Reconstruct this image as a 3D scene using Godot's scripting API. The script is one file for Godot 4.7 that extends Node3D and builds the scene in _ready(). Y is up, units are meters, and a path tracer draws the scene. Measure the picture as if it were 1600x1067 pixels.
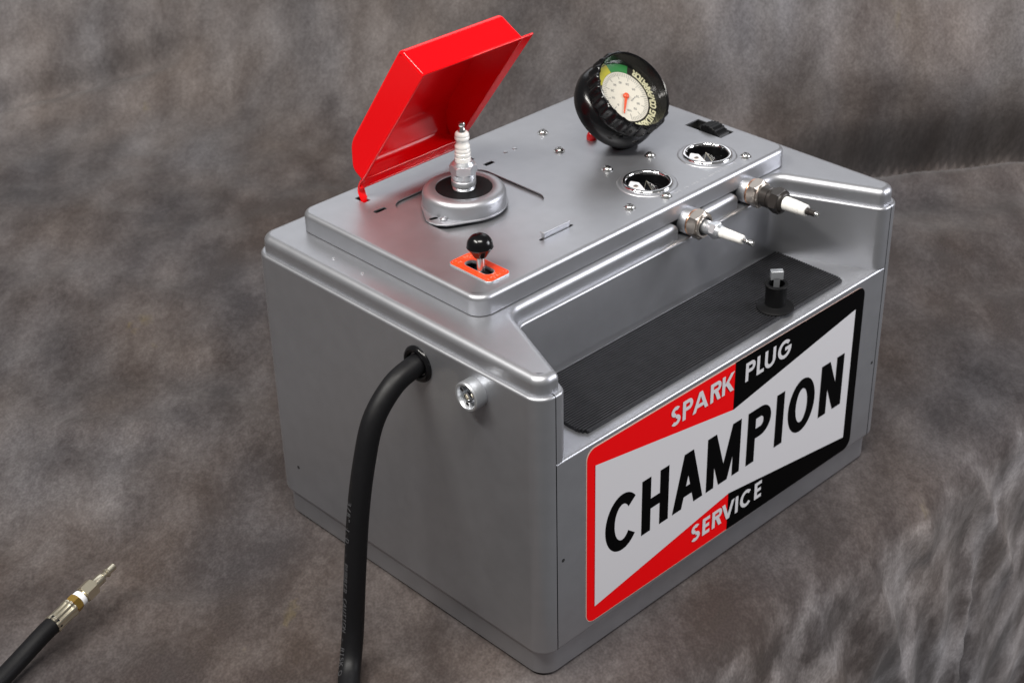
extends Node3D
# All builder coordinates are millimetres (x along the front of the machine, y up, z towards the viewer); U turns them into metres.
const U := 0.001
const HL := 245.4     # top lip of the housing
const HC := 259.4     # top of the cover
const HT := 275.4     # top of the control panel
const HS := 190.0     # front shelf
const ROOM := Color(0.125, 0.123, 0.123)

var M := {}
var rng := RandomNumberGenerator.new()
var used := {}


# ---------------------------------------------------------------- naming
func numbered(called: String) -> String:
	var n: int = used.get(called, 0)
	used[called] = n + 1
	return called if n == 0 else "%s_%03d" % [called, n]

func tag(o: Node3D, label := "", category := "", group := "", kind := "") -> Node3D:
	if label: o.set_meta("label", label)
	if category: o.set_meta("category", category)
	if group: o.set_meta("group", group)
	if kind: o.set_meta("kind", kind)
	return o

func thing(called: String, at: Vector3, label: String, category: String, group := "") -> Node3D:
	var o := Node3D.new()
	o.name = numbered(called)
	add_child(o)
	o.position = at * U
	tag(o, label, category, group)
	return o

func under(o: Node3D) -> Vector3:          # where the axes of o stand in the scene, when nothing above it is turned
	var p := Vector3.ZERO
	var n: Node = o
	while n != self:
		p += (n as Node3D).position
		n = n.get_parent()
	return p

func obj(called: String, st: SurfaceTool, m: Material, parent: Node3D = null, local := false, label := "") -> MeshInstance3D:
	var o := MeshInstance3D.new()
	o.mesh = st.commit()
	o.material_override = m
	o.name = called if parent else numbered(called)
	if parent:
		parent.add_child(o, true)
		if o.name != called:
			var k := 1
			while parent.has_node("%s_%03d" % [called, k]): k += 1
			o.name = "%s_%03d" % [called, k]
		if not local: o.position = -under(parent)
	else:
		add_child(o, true)
	if label: o.set_meta("label", label)
	return o

# ---------------------------------------------------------------- mesh helpers
func mb() -> SurfaceTool:
	var st := SurfaceTool.new()
	st.begin(Mesh.PRIMITIVE_TRIANGLES)
	return st

func tri(st: SurfaceTool, a: Vector3, na: Vector3, b: Vector3, nb: Vector3, c: Vector3, nc: Vector3) -> void:
	var g := (b - a).cross(c - a)
	if g.length_squared() < 1e-10: return
	if g.dot(na + nb + nc) > 0.0:          # front faces run clockwise
		var t := b
		b = c
		c = t
		t = nb
		nb = nc
		nc = t
	st.set_normal(na)
	st.add_vertex(a * U)
	st.set_normal(nb)
	st.add_vertex(b * U)
	st.set_normal(nc)
	st.add_vertex(c * U)

func quad(st: SurfaceTool, a: Vector3, na: Vector3, b: Vector3, nb: Vector3, c: Vector3, nc: Vector3, d: Vector3, nd: Vector3) -> void:
	tri(st, a, na, b, nb, c, nc)
	tri(st, a, na, c, nc, d, nd)

# A polygon in plan whose corners are rounded and which is moved inwards by inset; gives [point, outward normal] pairs, always as many for the same corners.
func fillet(corners: Array, radii: Array, inset: float, closed := true, seg := 8) -> Array:
	var n := corners.size()
	var area := 0.0
	for i in n:
		area += (corners[i] as Vector2).cross(corners[(i + 1) % n])
	var side := 1.0 if area > 0.0 else -1.0
	var out := []
	for i in n:
		var p: Vector2 = corners[i]
		var ends := not closed and (i == 0 or i == n - 1)
		var d1: Vector2 = ((p - corners[(i - 1 + n) % n]) as Vector2).normalized()
		var d2: Vector2 = ((corners[(i + 1) % n] - p) as Vector2).normalized()
		var n1 := Vector2(d1.y, -d1.x) * side
		var n2 := Vector2(d2.y, -d2.x) * side
		if ends:
			var nn := n2 if i == 0 else n1
			out.append([p - nn * inset, nn])
			continue
		var turn := d1.angle_to(d2)
		var convex := turn * side > 0.0
		var q := p - (n1 + n2) * (inset / (1.0 + n1.dot(n2)))
		var r: float = radii[i] if radii.size() > 1 else radii[0]
		r = maxf(r - inset, 0.02) if convex else r + inset
		var t := r * tan(absf(turn) / 2.0)
		var c := q - d1 * t - n1 * r if convex else q - d1 * t + n1 * r
		for k in seg + 1:
			var m := n1.rotated(n1.angle_to(n2) * k / seg)
			out.append([c + m * r if convex else c - m * r, m])
	return out

func plan(p: Vector2, y: float) -> Vector3:
	return Vector3(p.x, y, p.y)

# The walls of a plan outline: rows of [inset, height, outward part of the normal, upward part].
func sweep(st: SurfaceTool, corners: Array, radii: Array, rows: Array, closed := true, seg := 8, place := Transform3D()) -> void:
	var paths := []
	for r in rows: paths.append(fillet(corners, radii, r[0], closed, seg))
	var n: int = paths[0].size()
	for k in rows.size() - 1:
		if rows[k][0] == rows[k + 1][0] and rows[k][1] == rows[k + 1][1]: continue
		for i in (n if closed else n - 1):
			var j := (i + 1) % n
			var v := []
			for e in [[k, i], [k, j], [k + 1, j], [k + 1, i]]:
				var row: Array = rows[e[0]]
				var pt: Array = paths[e[0]][e[1]]
				v.append(place * plan(pt[0], row[1]))
				v.append(place.basis * Vector3(pt[1].x * row[2], row[3], pt[1].y * row[2]).normalized())
			quad(st, v[0], v[1], v[2], v[3], v[4], v[5], v[6], v[7])

func round_up(inset: float, y: float, r: float, n := 6) -> Array:      # a rounded top edge
	var out := []
	for k in n + 1:
		var a := PI / 2 * k / n
		out.append([inset + r * (1 - cos(a)), y + r * sin(a), cos(a), sin(a)])
	return out

func round_in(inset: float, y: float, r: float, n := 6) -> Array:      # a rounded bottom edge, from below to the wall
	var out := []
	for k in n + 1:
		var a := PI / 2 * (1.0 - float(k) / n)
		out.append([inset + r * (1 - cos(a)), y + r - r * sin(a), cos(a), -sin(a)])
	return out

func fine(path: Array, most := 5.0) -> PackedVector2Array:
	var out := PackedVector2Array()
	for i in path.size():
		var a: Vector2 = path[i][0]
		var b: Vector2 = path[(i + 1) % path.size()][0]
		var n := maxi(1, ceili(a.distance_to(b) / most))
		for k in n:
			var p := a.lerp(b, float(k) / n)
			if out.is_empty() or out[-1].distance_to(p) > 0.01: out.append(p)
	if out.size() > 1 and out[0].distance_to(out[-1]) < 0.01: out.remove_at(out.size() - 1)
	return out

func cap(st: SurfaceTool, path: Array, y: float, up := 1.0, holes := [], place := Transform3D(), most := 5.0) -> void:
	var outline := fine(path, most)
	var pts := outline.duplicate()
	var inner := []
	for h in holes:
		var f := fine(h, minf(most, 2.5))
		inner.append(f)
		pts.append_array(f)
	var nrm := place.basis * Vector3(0, up, 0)
	var idx := Geometry2D.triangulate_delaunay(pts)
	for k in range(0, idx.size(), 3):
		var a := pts[idx[k]]
		var b := pts[idx[k + 1]]
		var c := pts[idx[k + 2]]
		var m := (a + b + c) / 3.0
		if not Geometry2D.is_point_in_polygon(m, outline): continue
		var hit := false
		for f in inner:
			if Geometry2D.is_point_in_polygon(m, f): hit = true
		if hit: continue
		tri(st, place * plan(a, y), nrm, place * plan(b, y), nrm, place * plan(c, y), nrm)

func rect(x0: float, x1: float, z0: float, z1: float) -> Array:
	return [Vector2(x0, z0), Vector2(x1, z0), Vector2(x1, z1), Vector2(x0, z1)]

# A block with rounded plan corners and rounded top and bottom edges.
func block(st: SurfaceTool, x0: float, x1: float, y0: float, y1: float, z0: float, z1: float, r: float, e := 0.6, place := Transform3D()) -> void:
	var c := rect(x0, x1, z0, z1)
	var rows := round_in(0, y0, e, 3) + round_up(0, y1 - e, e, 3)
	sweep(st, c, [r], rows, true, 5, place)
	cap(st, fillet(c, [r], e, true, 5), y1, 1, [], place)
	cap(st, fillet(c, [r], e, true, 5), y0, -1, [], place)

# A turned shape: profile of Vector2(radius, height); edges sharper than 40 degrees stay sharp.
func lathe(st: SurfaceTool, prof: Array, n := 40, place := Transform3D(), wave := []) -> void:
	var norms := []
	for k in prof.size() - 1:
		var d: Vector2 = prof[k + 1] - prof[k]
		norms.append(Vector2(d.y, -d.x).normalized())
	for k in prof.size() - 1:
		var n0: Vector2 = norms[k]
		var n1: Vector2 = norms[k]
		if k > 0 and n0.angle_to(norms[k - 1]) != 0.0 and absf(n0.angle_to(norms[k - 1])) < 0.7: n0 = (n0 + norms[k - 1]).normalized()
		if k < norms.size() - 1 and absf(n1.angle_to(norms[k + 1])) < 0.7: n1 = (n1 + norms[k + 1]).normalized()
		for i in n:
			var v := []
			for e in [[k, i, n0], [k, i + 1, n0], [k + 1, i + 1, n1], [k + 1, i, n1]]:
				var a: float = TAU * e[1] / n
				var p: Vector2 = prof[e[0]]
				var rr: float = p.x * (1.0 if wave.is_empty() else fluted(wave, a))
				v.append(place * Vector3(rr * cos(a), p.y, rr * sin(a)))
				var lean := 0.0
				if wave.size(): lean = -(fluted(wave, a + 0.004) - fluted(wave, a - 0.004)) / 0.008
				v.append((place.basis * Vector3(e[2].x * (cos(a) - sin(a) * lean), e[2].y, e[2].x * (sin(a) + cos(a) * lean))).normalized())
			quad(st, v[0], v[1], v[2], v[3], v[4], v[5], v[6], v[7])

func fluted(wave: Array, a: float) -> float:        # [depth, how many, sharpness]; sharpness 0 gives square teeth
	if wave[2] == 0.0: return 1.0 + wave[0] * signf(sin(a * wave[1]))
	return 1.0 - wave[0] * pow(absf(cos(a * wave[1] * 0.5)), wave[2])

# A hexagonal nut with the corners turned off, bored if hole > 0; flats = width across flats.
func hexnut(st: SurfaceTool, flats: float, y0: float, y1: float, hole := 0.0, place := Transform3D(), cham := 1.2) -> void:
	var R := flats / sqrt(3.0)
	var rin := flats / 2.0
	for i in 6:
		var a0 := TAU * i / 6
		var nf := Vector3(cos(a0 + PI / 6), 0, sin(a0 + PI / 6))
		var prev := []
		for k in 9:
			var t := k / 8.0
			var p := Vector3(cos(a0), 0, sin(a0)).lerp(Vector3(cos(a0 + PI / 3), 0, sin(a0 + PI / 3)), t) * R
			var drop := cham * (p.length() - rin) / (R - rin)
			var lo := p + Vector3(0, y0 + drop, 0)
			var hi := p + Vector3(0, y1 - drop, 0)
			var ci := p.normalized() * rin * 0.97
			var row := [lo, hi, ci + Vector3(0, y1, 0), ci + Vector3(0, y0, 0), p.normalized() * hole + Vector3(0, y1, 0), p.normalized() * hole + Vector3(0, y0, 0)]
			if prev.size():
				var w := (place.basis * nf).normalized()
				var up := (place.basis * Vector3.UP).normalized()
				var s1 := (w * 0.45 + up).normalized()
				var s0 := (w * 0.45 - up).normalized()
				var q := []
				for e in prev + row: q.append(place * e)
				quad(st, q[0], w, q[6], w, q[7], w, q[1], w)
				quad(st, q[1], s1, q[7], s1, q[8], s1, q[2], s1)
				quad(st, q[0], s0, q[6], s0, q[9], s0, q[3], s0)
				quad(st, q[2], up, q[8], up, q[10], up, q[4], up)
				quad(st, q[3], -up, q[9], -up, q[11], -up, q[5], -up)
				if hole > 0.0:
					quad(st, q[4], -w, q[10], -w, q[11], -w, q[5], -w)
			prev = row

func along(axis: Vector3, at: Vector3, spin := 0.0) -> Transform3D:        # y of the shape runs along axis
	var y := axis.normalized()
	var x := (Vector3.UP if absf(y.y) < 0.9 else Vector3.BACK).cross(y).normalized()
	var b := Basis(x, y, x.cross(y))
	return Transform3D(b * Basis(Vector3.UP, spin), at)

func tube(st: SurfaceTool, pts: Array, rads: Array, n := 20, ends := true) -> Array:
	var frames := []
	var up := Vector3.UP
	for i in pts.size():
		var d: Vector3 = (pts[mini(i + 1, pts.size() - 1)] - pts[maxi(i - 1, 0)]).normalized()
		if i == 0 and absf(d.dot(up)) > 0.9: up = Vector3.RIGHT
		up = (up - d * up.dot(d)).normalized()
		frames.append([pts[i], d, up, d.cross(up)])
	for i in pts.size() - 1:
		for k in n:
			var v := []
			for e in [[i, k], [i, k + 1], [i + 1, k + 1], [i + 1, k]]:
				var f: Array = frames[e[0]]
				var a: float = TAU * e[1] / n
				var nr: Vector3 = f[2] * cos(a) + f[3] * sin(a)
				var r: float = rads[e[0]] if rads.size() > 1 else rads[0]
				v.append(f[0] + nr * r)
				v.append(nr)
			quad(st, v[0], v[1], v[2], v[3], v[4], v[5], v[6], v[7])
	if ends:
		for e in [0, pts.size() - 1]:
			var f: Array = frames[e]
			var r: float = rads[e] if rads.size() > 1 else rads[0]
			var nn: Vector3 = f[1] * (-1.0 if e == 0 else 1.0)
			for k in n:
				tri(st, f[0], nn, f[0] + (f[2] * cos(TAU * k / n) + f[3] * sin(TAU * k / n)) * r, nn, f[0] + (f[2] * cos(TAU * (k + 1) / n) + f[3] * sin(TAU * (k + 1) / n)) * r, nn)
	return frames

func smooth(pts: Array, step := 4.0) -> Array:       # a curve through the points
	var c := Curve3D.new()
	for i in pts.size():
		var t: Vector3 = (pts[mini(i + 1, pts.size() - 1)] - pts[maxi(i - 1, 0)]) / 6.0
		c.add_point(pts[i], -t, t)
	c.bake_interval = step
	return Array(c.get_baked_points())

# ---------------------------------------------------------------- materials
func mat(called: String, lin: Color, rough: float, metal := 0.0, coat := 0.0) -> StandardMaterial3D:
	var m := StandardMaterial3D.new()
	m.resource_name = called
	m.albedo_color = lin.linear_to_srgb()
	m.roughness = rough
	m.metallic = metal
	if coat > 0.0:
		m.clearcoat_enabled = true
		m.clearcoat = coat
		m.clearcoat_roughness = 0.08
	M[called] = m
	return m

func noise_tex(freq: float, oct: int, size: int, ramp: Array, sd: int, kind := FastNoiseLite.TYPE_SIMPLEX_SMOOTH) -> ImageTexture:
	var f := FastNoiseLite.new()
	f.noise_type = kind
	f.frequency = freq
	f.fractal_octaves = oct
	f.seed = sd
	var src := f.get_seamless_image(size, size)
	var g := Gradient.new()
	g.offsets = PackedFloat32Array([0.0, 1.0])
	g.colors = PackedColorArray([ramp[0], ramp[1]])
	var im := Image.create(size, size, false, Image.FORMAT_RGB8)
	for y in size:
		for x in size:
			im.set_pixel(x, y, g.sample(src.get_pixel(x, y).r))
	return ImageTexture.create_from_image(im)

func triplanar(m: StandardMaterial3D, scale: float) -> void:
	m.uv1_triplanar = true
	m.uv1_world_triplanar = true
	m.uv1_scale = Vector3.ONE * scale

func make_materials() -> void:
	var s := mat("silver_paint", Color(0.41, 0.418, 0.445), 1.0, 0.87, 0.16)
	s.clearcoat_roughness = 0.16
	s.albedo_texture = noise_tex(0.03, 3, 256, [Color(0.975, 0.975, 0.975), Color(1, 1, 1)], 3)
	s.roughness_texture = noise_tex(0.02, 3, 256, [Color(0.41, 0.41, 0.41), Color(0.45, 0.45, 0.45)], 4)
	triplanar(s, 7.0)
	mat("dark_inside", Color(0.012, 0.012, 0.013), 0.7)
	mat("red_enamel", Color(0.72, 0.0012, 0.004), 0.15).metallic_specular = 0.40
	mat("red_inside", Color(0.74, 0.0012, 0.004), 0.20).metallic_specular = 0.32
	mat("black_bakelite", Color(0.003, 0.003, 0.0035), 0.20).metallic_specular = 0.40
	mat("black_plastic", Color(0.004, 0.004, 0.0045), 0.32).metallic_specular = 0.30
	mat("soft_black", Color(0.004, 0.004, 0.0045), 0.55).metallic_specular = 0.26
	var h := mat("hose_rubber", Color(0.0045, 0.0045, 0.0055), 1.0)
	h.metallic_specular = 0.36
	h.roughness_texture = noise_tex(0.08, 3, 128, [Color(0.42, 0.42, 0.42), Color(0.56, 0.56, 0.56)], 14)
	triplanar(h, 20.0)
	mat("hose_print", Color(0.055, 0.055, 0.06), 0.7)
	var mm := mat("mat_rubber", Color(0.019, 0.019, 0.022), 0.5)
	mm.metallic_specular = 0.36
	mm.albedo_texture = noise_tex(0.03, 4, 256, [Color(0.7, 0.7, 0.7), Color(1, 1, 1)], 6)
	triplanar(mm, 9.0)
	mat("chrome", Color(0.85, 0.85, 0.86), 0.06, 1.0)
	mat("steel", Color(0.55, 0.55, 0.54), 0.26, 1.0)
	mat("zinc", Color(0.62, 0.64, 0.67), 0.36, 0.85)
	mat("nickel", Color(0.62, 0.56, 0.50), 0.28, 1.0)
	mat("copper", Color(0.72, 0.38, 0.24), 0.3, 1.0)
	mat("brass", Color(0.75, 0.48, 0.12), 0.34, 1.0)
	mat("pale_brass", Color(0.80, 0.74, 0.58), 0.30, 1.0)
	mat("porcelain", Color(0.80, 0.79, 0.76), 0.22, 0.0, 0.5)
	mat("tape", Color(0.75, 0.76, 0.80), 0.5)
	mat("black_oxide", Color(0.030, 0.026, 0.024), 0.38, 0.3)
	mat("print_white", Color(0.63, 0.625, 0.65), 0.45)
	mat("print_black", Color(0.001, 0.001, 0.0012), 0.45).metallic_specular = 0.14
	mat("print_red", Color(0.80, 0.002, 0.004), 0.45).metallic_specular = 0.2
	mat("print_edge", Color(0.62, 0.42, 0.36), 0.4)
	var o := mat("orange_plate", Color(0.84, 0.066, 0.005), 0.4, 0.0, 0.1)
	o.albedo_texture = noise_tex(0.06, 4, 128, [Color(0.9, 0.72, 0.7), Color(1, 1, 1)], 8)
	triplanar(o, 30.0)
	mat("dial_white", Color(0.56, 0.53, 0.45), 0.5)
	mat("dial_black", Color(0.010, 0.008, 0.004), 0.5).metallic_specular = 0.25
	mat("dial_green", Color(0.010, 0.16, 0.028), 0.4)
	mat("dial_yellow", Color(0.42, 0.38, 0.02), 0.4)
	mat("dial_text", Color(0.62, 0.60, 0.40), 0.5)
	mat("dial_tick", Color(0.20, 0.20, 0.19), 0.6)
	mat("needle_red", Color(0.62, 0.07, 0.015), 0.35)
	mat("jewel", Color(0.55, 0.004, 0.008), 0.12, 0.0, 0.8)
	var w := mat("gauge_glass", Color(1, 1, 1), 0.02)
	w.transparency = BaseMaterial3D.TRANSPARENCY_ALPHA
	w.albedo_color = Color(1, 1, 1, 0.004)
	mat("stamp", Color(0.46, 0.46, 0.48), 0.4, 0.6)

# ---------------------------------------------------------------- flat lettering made of strokes, on the front (x right, y up)
var lift := 0.0
var ink: SurfaceTool
var face := Transform3D()

func ipt(x: float, y: float) -> Vector3:
	return face * Vector3(x, y, lift)

func ibar(x0: float, y0: float, x1: float, y1: float, w: float) -> void:       # from (x0, y0) to (x1, y1), w wide measured level
	lift += 0.006
	var n := face.basis.z
	quad(ink, ipt(x0 - w / 2, y0), n, ipt(x0 + w / 2, y0), n, ipt(x1 + w / 2, y1), n, ipt(x1 - w / 2, y1), n)

func ibox(x0: float, y0: float, x1: float, y1: float) -> void:
	lift += 0.006
	var n := face.basis.z
	quad(ink, ipt(x0, y0), n, ipt(x1, y0), n, ipt(x1, y1), n, ipt(x0, y1), n)

func iarc(cx: float, cy: float, rx: float, ry: float, wx: float, wy: float, a0: float, a1: float, n := 28) -> void:
	lift += 0.006
	var nn := face.basis.z
	for k in n:
		var a := deg_to_rad(lerpf(a0, a1, float(k) / n))
		var b := deg_to_rad(lerpf(a0, a1, float(k + 1) / n))
		quad(ink, ipt(cx + rx * cos(a), cy + ry * sin(a)), nn, ipt(cx + rx * cos(b), cy + ry * sin(b)), nn, ipt(cx + (rx - wx) * cos(b), cy + (ry - wy) * sin(b)), nn, ipt(cx + (rx - wx) * cos(a), cy + (ry - wy) * sin(a)), nn)

# One capital from x0, y0, w wide, h high, strokes s thick.
func letter(ch: String, x: float, y: float, w: float, h: float, s: float) -> void:
	var t := s * 0.92                     # level strokes are thinner
	match ch:
		"C": iarc(x + w * 0.53, y + h / 2, w * 0.53, h / 2 + h * 0.012, s, t, 42, 318, 48)
		"O": iarc(x + w / 2, y + h / 2, w / 2, h / 2 + h * 0.012, s, t, 0, 360, 56)
		"G":
			iarc(x + w * 0.53, y + h / 2, w * 0.53, h / 2, s, t, 42, 360, 48)
			ibox(x + w * 0.56, y + h * 0.5 - t / 2, x + w * 1.06, y + h * 0.5 + t / 2)
		"H":
			ibox(x, y, x + s, y + h)
			ibox(x + w - s, y, x + w, y + h)
			ibox(x + s * 0.5, y + h * 0.5 - t / 2, x + w - s * 0.5, y + h * 0.5 + t / 2)
		"I": ibox(x, y, x + s, y + h)
		"L":
			ibox(x, y, x + s, y + h)
			ibox(x + s * 0.5, y, x + w, y + t)
		"E":
			ibox(x, y, x + s, y + h)
			ibox(x + s * 0.5, y, x + w, y + t)
			ibox(x + s * 0.5, y + h / 2 - t / 2, x + w * 0.92, y + h / 2 + t / 2)
			ibox(x + s * 0.5, y + h - t, x + w, y + h)
		"N":
			ibox(x, y, x + s, y + h)
			ibox(x + w - s, y, x + w, y + h)
			ibar(x + s * 0.56, y + h, x + w - s * 0.56, y, s * 1.14)
		"M":
			ibox(x, y, x + s * 0.9, y + h)
			ibox(x + w - s * 0.9, y, x + w, y + h)
			ibar(x + s * 0.52, y + h, x + w / 2, y, s * 1.05)
			ibar(x + w - s * 0.52, y + h, x + w / 2, y, s * 1.05)
		"A":
			ibar(x + s * 0.52, y, x + w / 2, y + h, s * 1.06)
			ibar(x + w - s * 0.52, y, x + w / 2, y + h, s * 1.06)
			ibox(x + w * 0.27, y + h * 0.2, x + w * 0.73, y + h * 0.2 + t)
		"V":
			ibar(x + s * 0.52, y + h, x + w / 2, y, s * 1.06)
			ibar(x + w - s * 0.52, y + h, x + w / 2, y, s * 1.06)
		"U":
			ibox(x, y + w / 2, x + s, y + h)
			ibox(x + w - s, y + w / 2, x + w, y + h)
			iarc(x + w / 2, y + w / 2, w / 2, w / 2, s, t, 180, 360)
		"P", "R":
			ibox(x, y, x + s, y + h)
			var hh := h * (0.56 if ch == "P" else 0.54)
			ibox(x + s * 0.5, y + h - t, x + w - hh / 2 * 0.95, y + h)
			ibox(x + s * 0.5, y + h - hh, x + w - hh / 2 * 0.95, y + h - hh + t)
			iarc(x + w - hh / 2 * 0.95, y + h - hh / 2, hh / 2 * 0.95, hh / 2, s * 0.95, t, -90, 90)
			if ch == "R": ibar(x + w - s * 0.6, y, x + w * 0.5, y + h - hh + t * 0.5, s * 1.12)
		"K":
			ibox(x, y, x + s, y + h)
			ibar(x + s * 1.1, y + h * 0.44, x + w - s * 0.6, y + h, s * 1.25)
			ibar(x + w - s * 0.6, y, x + s * 1.6, y + h * 0.58, s * 1.25)
		"S":
			var r := h * 0.27
			iarc(x + w / 2, y + h - r, w / 2 * 0.92, r, s, t, 35, 270, 28)
			iarc(x + w / 2, y + r + t * 0.04, w / 2, r + t * 0.04 + h * 0.0, s, t, -145, 90, 28)

# ---------------------------------------------------------------- the cloth
func cloth() -> void:
	var nl := FastNoiseLite.new()
	nl.seed = 11
	nl.frequency = 1.0
	nl.fractal_octaves = 3
	var n2 := FastNoiseLite.new()
	n2.seed = 23
	n2.frequency = 1.0
	n2.fractal_octaves = 2
	var hx := sin(deg_to_rad(43.65))
	var hz := -cos(deg_to_rad(43.65))
	# arc lengths over the sheet
	var xs := []
	var zs := []
	var v := -0.95
	while v < 2.6:
		xs.append(v)
		v += 0.0075
	v = -1.85
	while v < 0.95:
		zs.append(v)
		v += 0.0075
	var pos := PackedVector3Array()
	var uvs := PackedVector2Array()
	var tall := PackedByteArray()
	for j in zs.size():
		for i in xs.size():
			var X: float = xs[i]
			var Z: float = zs[j]
			# away from the machine the cloth is not quite flat
			var bx := maxf(maxf(-0.03 - X, X - 0.43), maxf(-0.33 - Z, Z - 0.03))
			var free := smoothstep(0.0, 0.12, bx)
			var h := nl.get_noise_2d(X * 3.5, Z * 3.5) * 0.010 + n2.get_noise_2d(X * 11.0, Z * 9.0 + 4.0) * 0.003
			h = (h + 0.001) * free
			# a few thin standing creases
			for c in CREASES:
				var a: Vector2 = c[0]
				var b: Vector2 = c[1]
				var t := clampf((Vector2(X, Z) - a).dot(b - a) / (b - a).length_squared(), 0.0, 1.0)
				var d := Vector2(X, Z).distance_to(a.lerp(b, t) + Vector2(0.004, 0.003) * sin(t * 7.0))
				h += c[2] * exp(-d * d / (c[3] * c[3])) * sin(PI * clampf(t, 0.02, 0.98)) 
			# behind: up along the wall
			var aa: float = X * 0.7236 + Z * 0.690
			var dd: float = X * hx + Z * hz
			var d0 := 0.83 + 0.37 * smoothstep(0.25, -0.5, aa) + 0.03 * nl.get_noise_1d(aa * 4.0)
			var rad := 0.07 + 0.12 * smoothstep(0.3, -0.5, aa)
			var over := dd - d0 + rad
			var y := h
			var back := 0.0
			if over > 0.0:
				var bend := minf(over / rad, 1.42)
				var fx := rad * sin(bend)
				var fy := rad * (1.0 - cos(bend))
				if over / rad > 1.42:
					fx += (over - 1.42 * rad) * cos(1.42)
					fy += (over - 1.42 * rad) * sin(1.42)
				var up := over - 1.42 * rad
				var ripple := nl.get_noise_2d(aa * 2.6 + fy * 0.9, fy * 1.6 - aa * 0.8) * 0.055 + n2.get_noise_2d(aa * 7.0 + fy * 2.0, fy * 4.0) * 0.010
				ripple *= smoothstep(-0.05, 0.25, up)
				back = fx - over + ripple
				y = h * (1.0 - sin(bend) * 0.5) + fy
				# the sag above the crease at the right
				back -= 0.03 * smoothstep(0.15, 0.5, aa) * exp(-pow((up - 0.07) / 0.06, 2.0))
			# a soft swell in front of that crease
			y += 0.015 * smoothstep(0.1, 0.5, aa) * exp(-pow((dd - d0 + 0.16) / 0.07, 2.0))
			# deep tucks where the cloth is gathered before it rises
			var groove := 0.0
			for line in TUCKS:
				var near := 1e9
				var end := 1.0
				for k in line.size() - 1:
					var a: Vector2 = line[k]
					var b: Vector2 = line[k + 1]
					var t := clampf((Vector2(X, Z) - a).dot(b - a) / (b - a).length_squared(), 0.0, 1.0)
					var d := Vector2(X, Z).distance_to(a.lerp(b, t))
					if d < near:
						near = d
						end = smoothstep(0.0, 1.0, k + t) * smoothstep(0.0, 0.9, line.size() - 1 - k - t)
				if near < 0.2:
					groove += end * (0.45 if line[0].x < 0.5 else 1.0) * (0.085 * exp(-pow(near / 0.020, 2.0)) - 0.016 * exp(-pow(near / 0.06, 2.0)))
			y -= groove * 0.75
			back += groove * 0.6
			var px := X + hx * back
			var pz := Z + hz * back
			# in front: over the edge of the table
			var ze := 0.052 + 0.006 * n2.get_noise_1d(X * 5.0)
			var off := Z - ze
			if off > 0.0:
				var R := 0.030
				var bend2 := minf(off / R, 1.50)
				var fz := R * sin(bend2)
				var fy2 := R * (1.0 - cos(bend2))
				if off / R > 1.50:
					fz += (off - 1.50 * R) * cos(1.50)
					fy2 += (off - 1.50 * R) * sin(1.50)
				var fold := nl.get_noise_2d(X * 3.2 + 7.0, off * 1.3) * 0.034 + n2.get_noise_2d(X * 9.0 + off * 3.0, off * 2.5 + 2.0) * 0.010
				fold *= smoothstep(0.01, 0.14, off)
				for c in HANGING:
					var a: Vector2 = c[0]
					var b: Vector2 = c[1]
					var w := Vector2(X, off)
					var t := clampf((w - a).dot(b - a) / (b - a).length_squared(), 0.0, 1.0)
					var q := (w - a.lerp(b, t))
					var d := q.length() * signf(q.cross(b - a))
					var rise: float = c[2] * smoothstep(-0.05, 0.25, t) * (1.0 - smoothstep(0.9, 1.0, t) * c[4])
					fold += rise * exp(-absf(d) / (c[3] * (1.0 if d > 0.0 else 3.5)))
				pz = ze + fz + fold
				y = h * maxf(0.0, 1.0 - off / 0.05) - fy2
				px += n2.get_noise_2d(X * 6.0, off * 4.0) * 0.006 * smoothstep(0.02, 0.1, off)
			pos.append(Vector3(px, y, pz))
			tall.append(1 if over - 1.42 * rad > 0.47 else 0)
			uvs.append(Vector2((aa + 1.0) / 2.1, (dd + 0.5) / 2.4))
	var nx := xs.size()
	var nz := zs.size()
	var nor := PackedVector3Array()
	nor.resize(pos.size())
	for j in nz:
		for i in nx:
			var ex := pos[j * nx + mini(i + 1, nx - 1)] - pos[j * nx + maxi(i - 1, 0)]
			var ez := pos[mini(j + 1, nz - 1) * nx + i] - pos[maxi(j - 1, 0) * nx + i]
			nor[j * nx + i] = ez.cross(ex).normalized()
	var idx := PackedInt32Array()
	for j in nz - 1:
		for i in nx - 1:
			var a := j * nx + i
			if tall[a] + tall[a + 1] + tall[a + nx] + tall[a + nx + 1] > 0: continue
			idx.append_array(PackedInt32Array([a, a + 1, a + nx, a + 1, a + nx + 1, a + nx]))
	var uv2 := PackedVector2Array()
	for u in uvs: uv2.append(u * Vector2(2.1, 1.7) * 9.0)
	var arr := []
	arr.resize(Mesh.ARRAY_MAX)
	arr[Mesh.ARRAY_VERTEX] = pos
	arr[Mesh.ARRAY_NORMAL] = nor
	arr[Mesh.ARRAY_TEX_UV] = uvs
	arr[Mesh.ARRAY_TEX_UV2] = uv2
	arr[Mesh.ARRAY_INDEX] = idx
	var mesh := ArrayMesh.new()
	mesh.add_surface_from_arrays(Mesh.PRIMITIVE_TRIANGLES, arr)
	var o := MeshInstance3D.new()
	o.mesh = mesh
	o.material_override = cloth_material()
	o.name = numbered("backdrop_ground")
	add_child(o)
	tag(o, "mottled brown and grey velvet cloth spread under and behind the machine", "backdrop", "", "structure")

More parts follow.
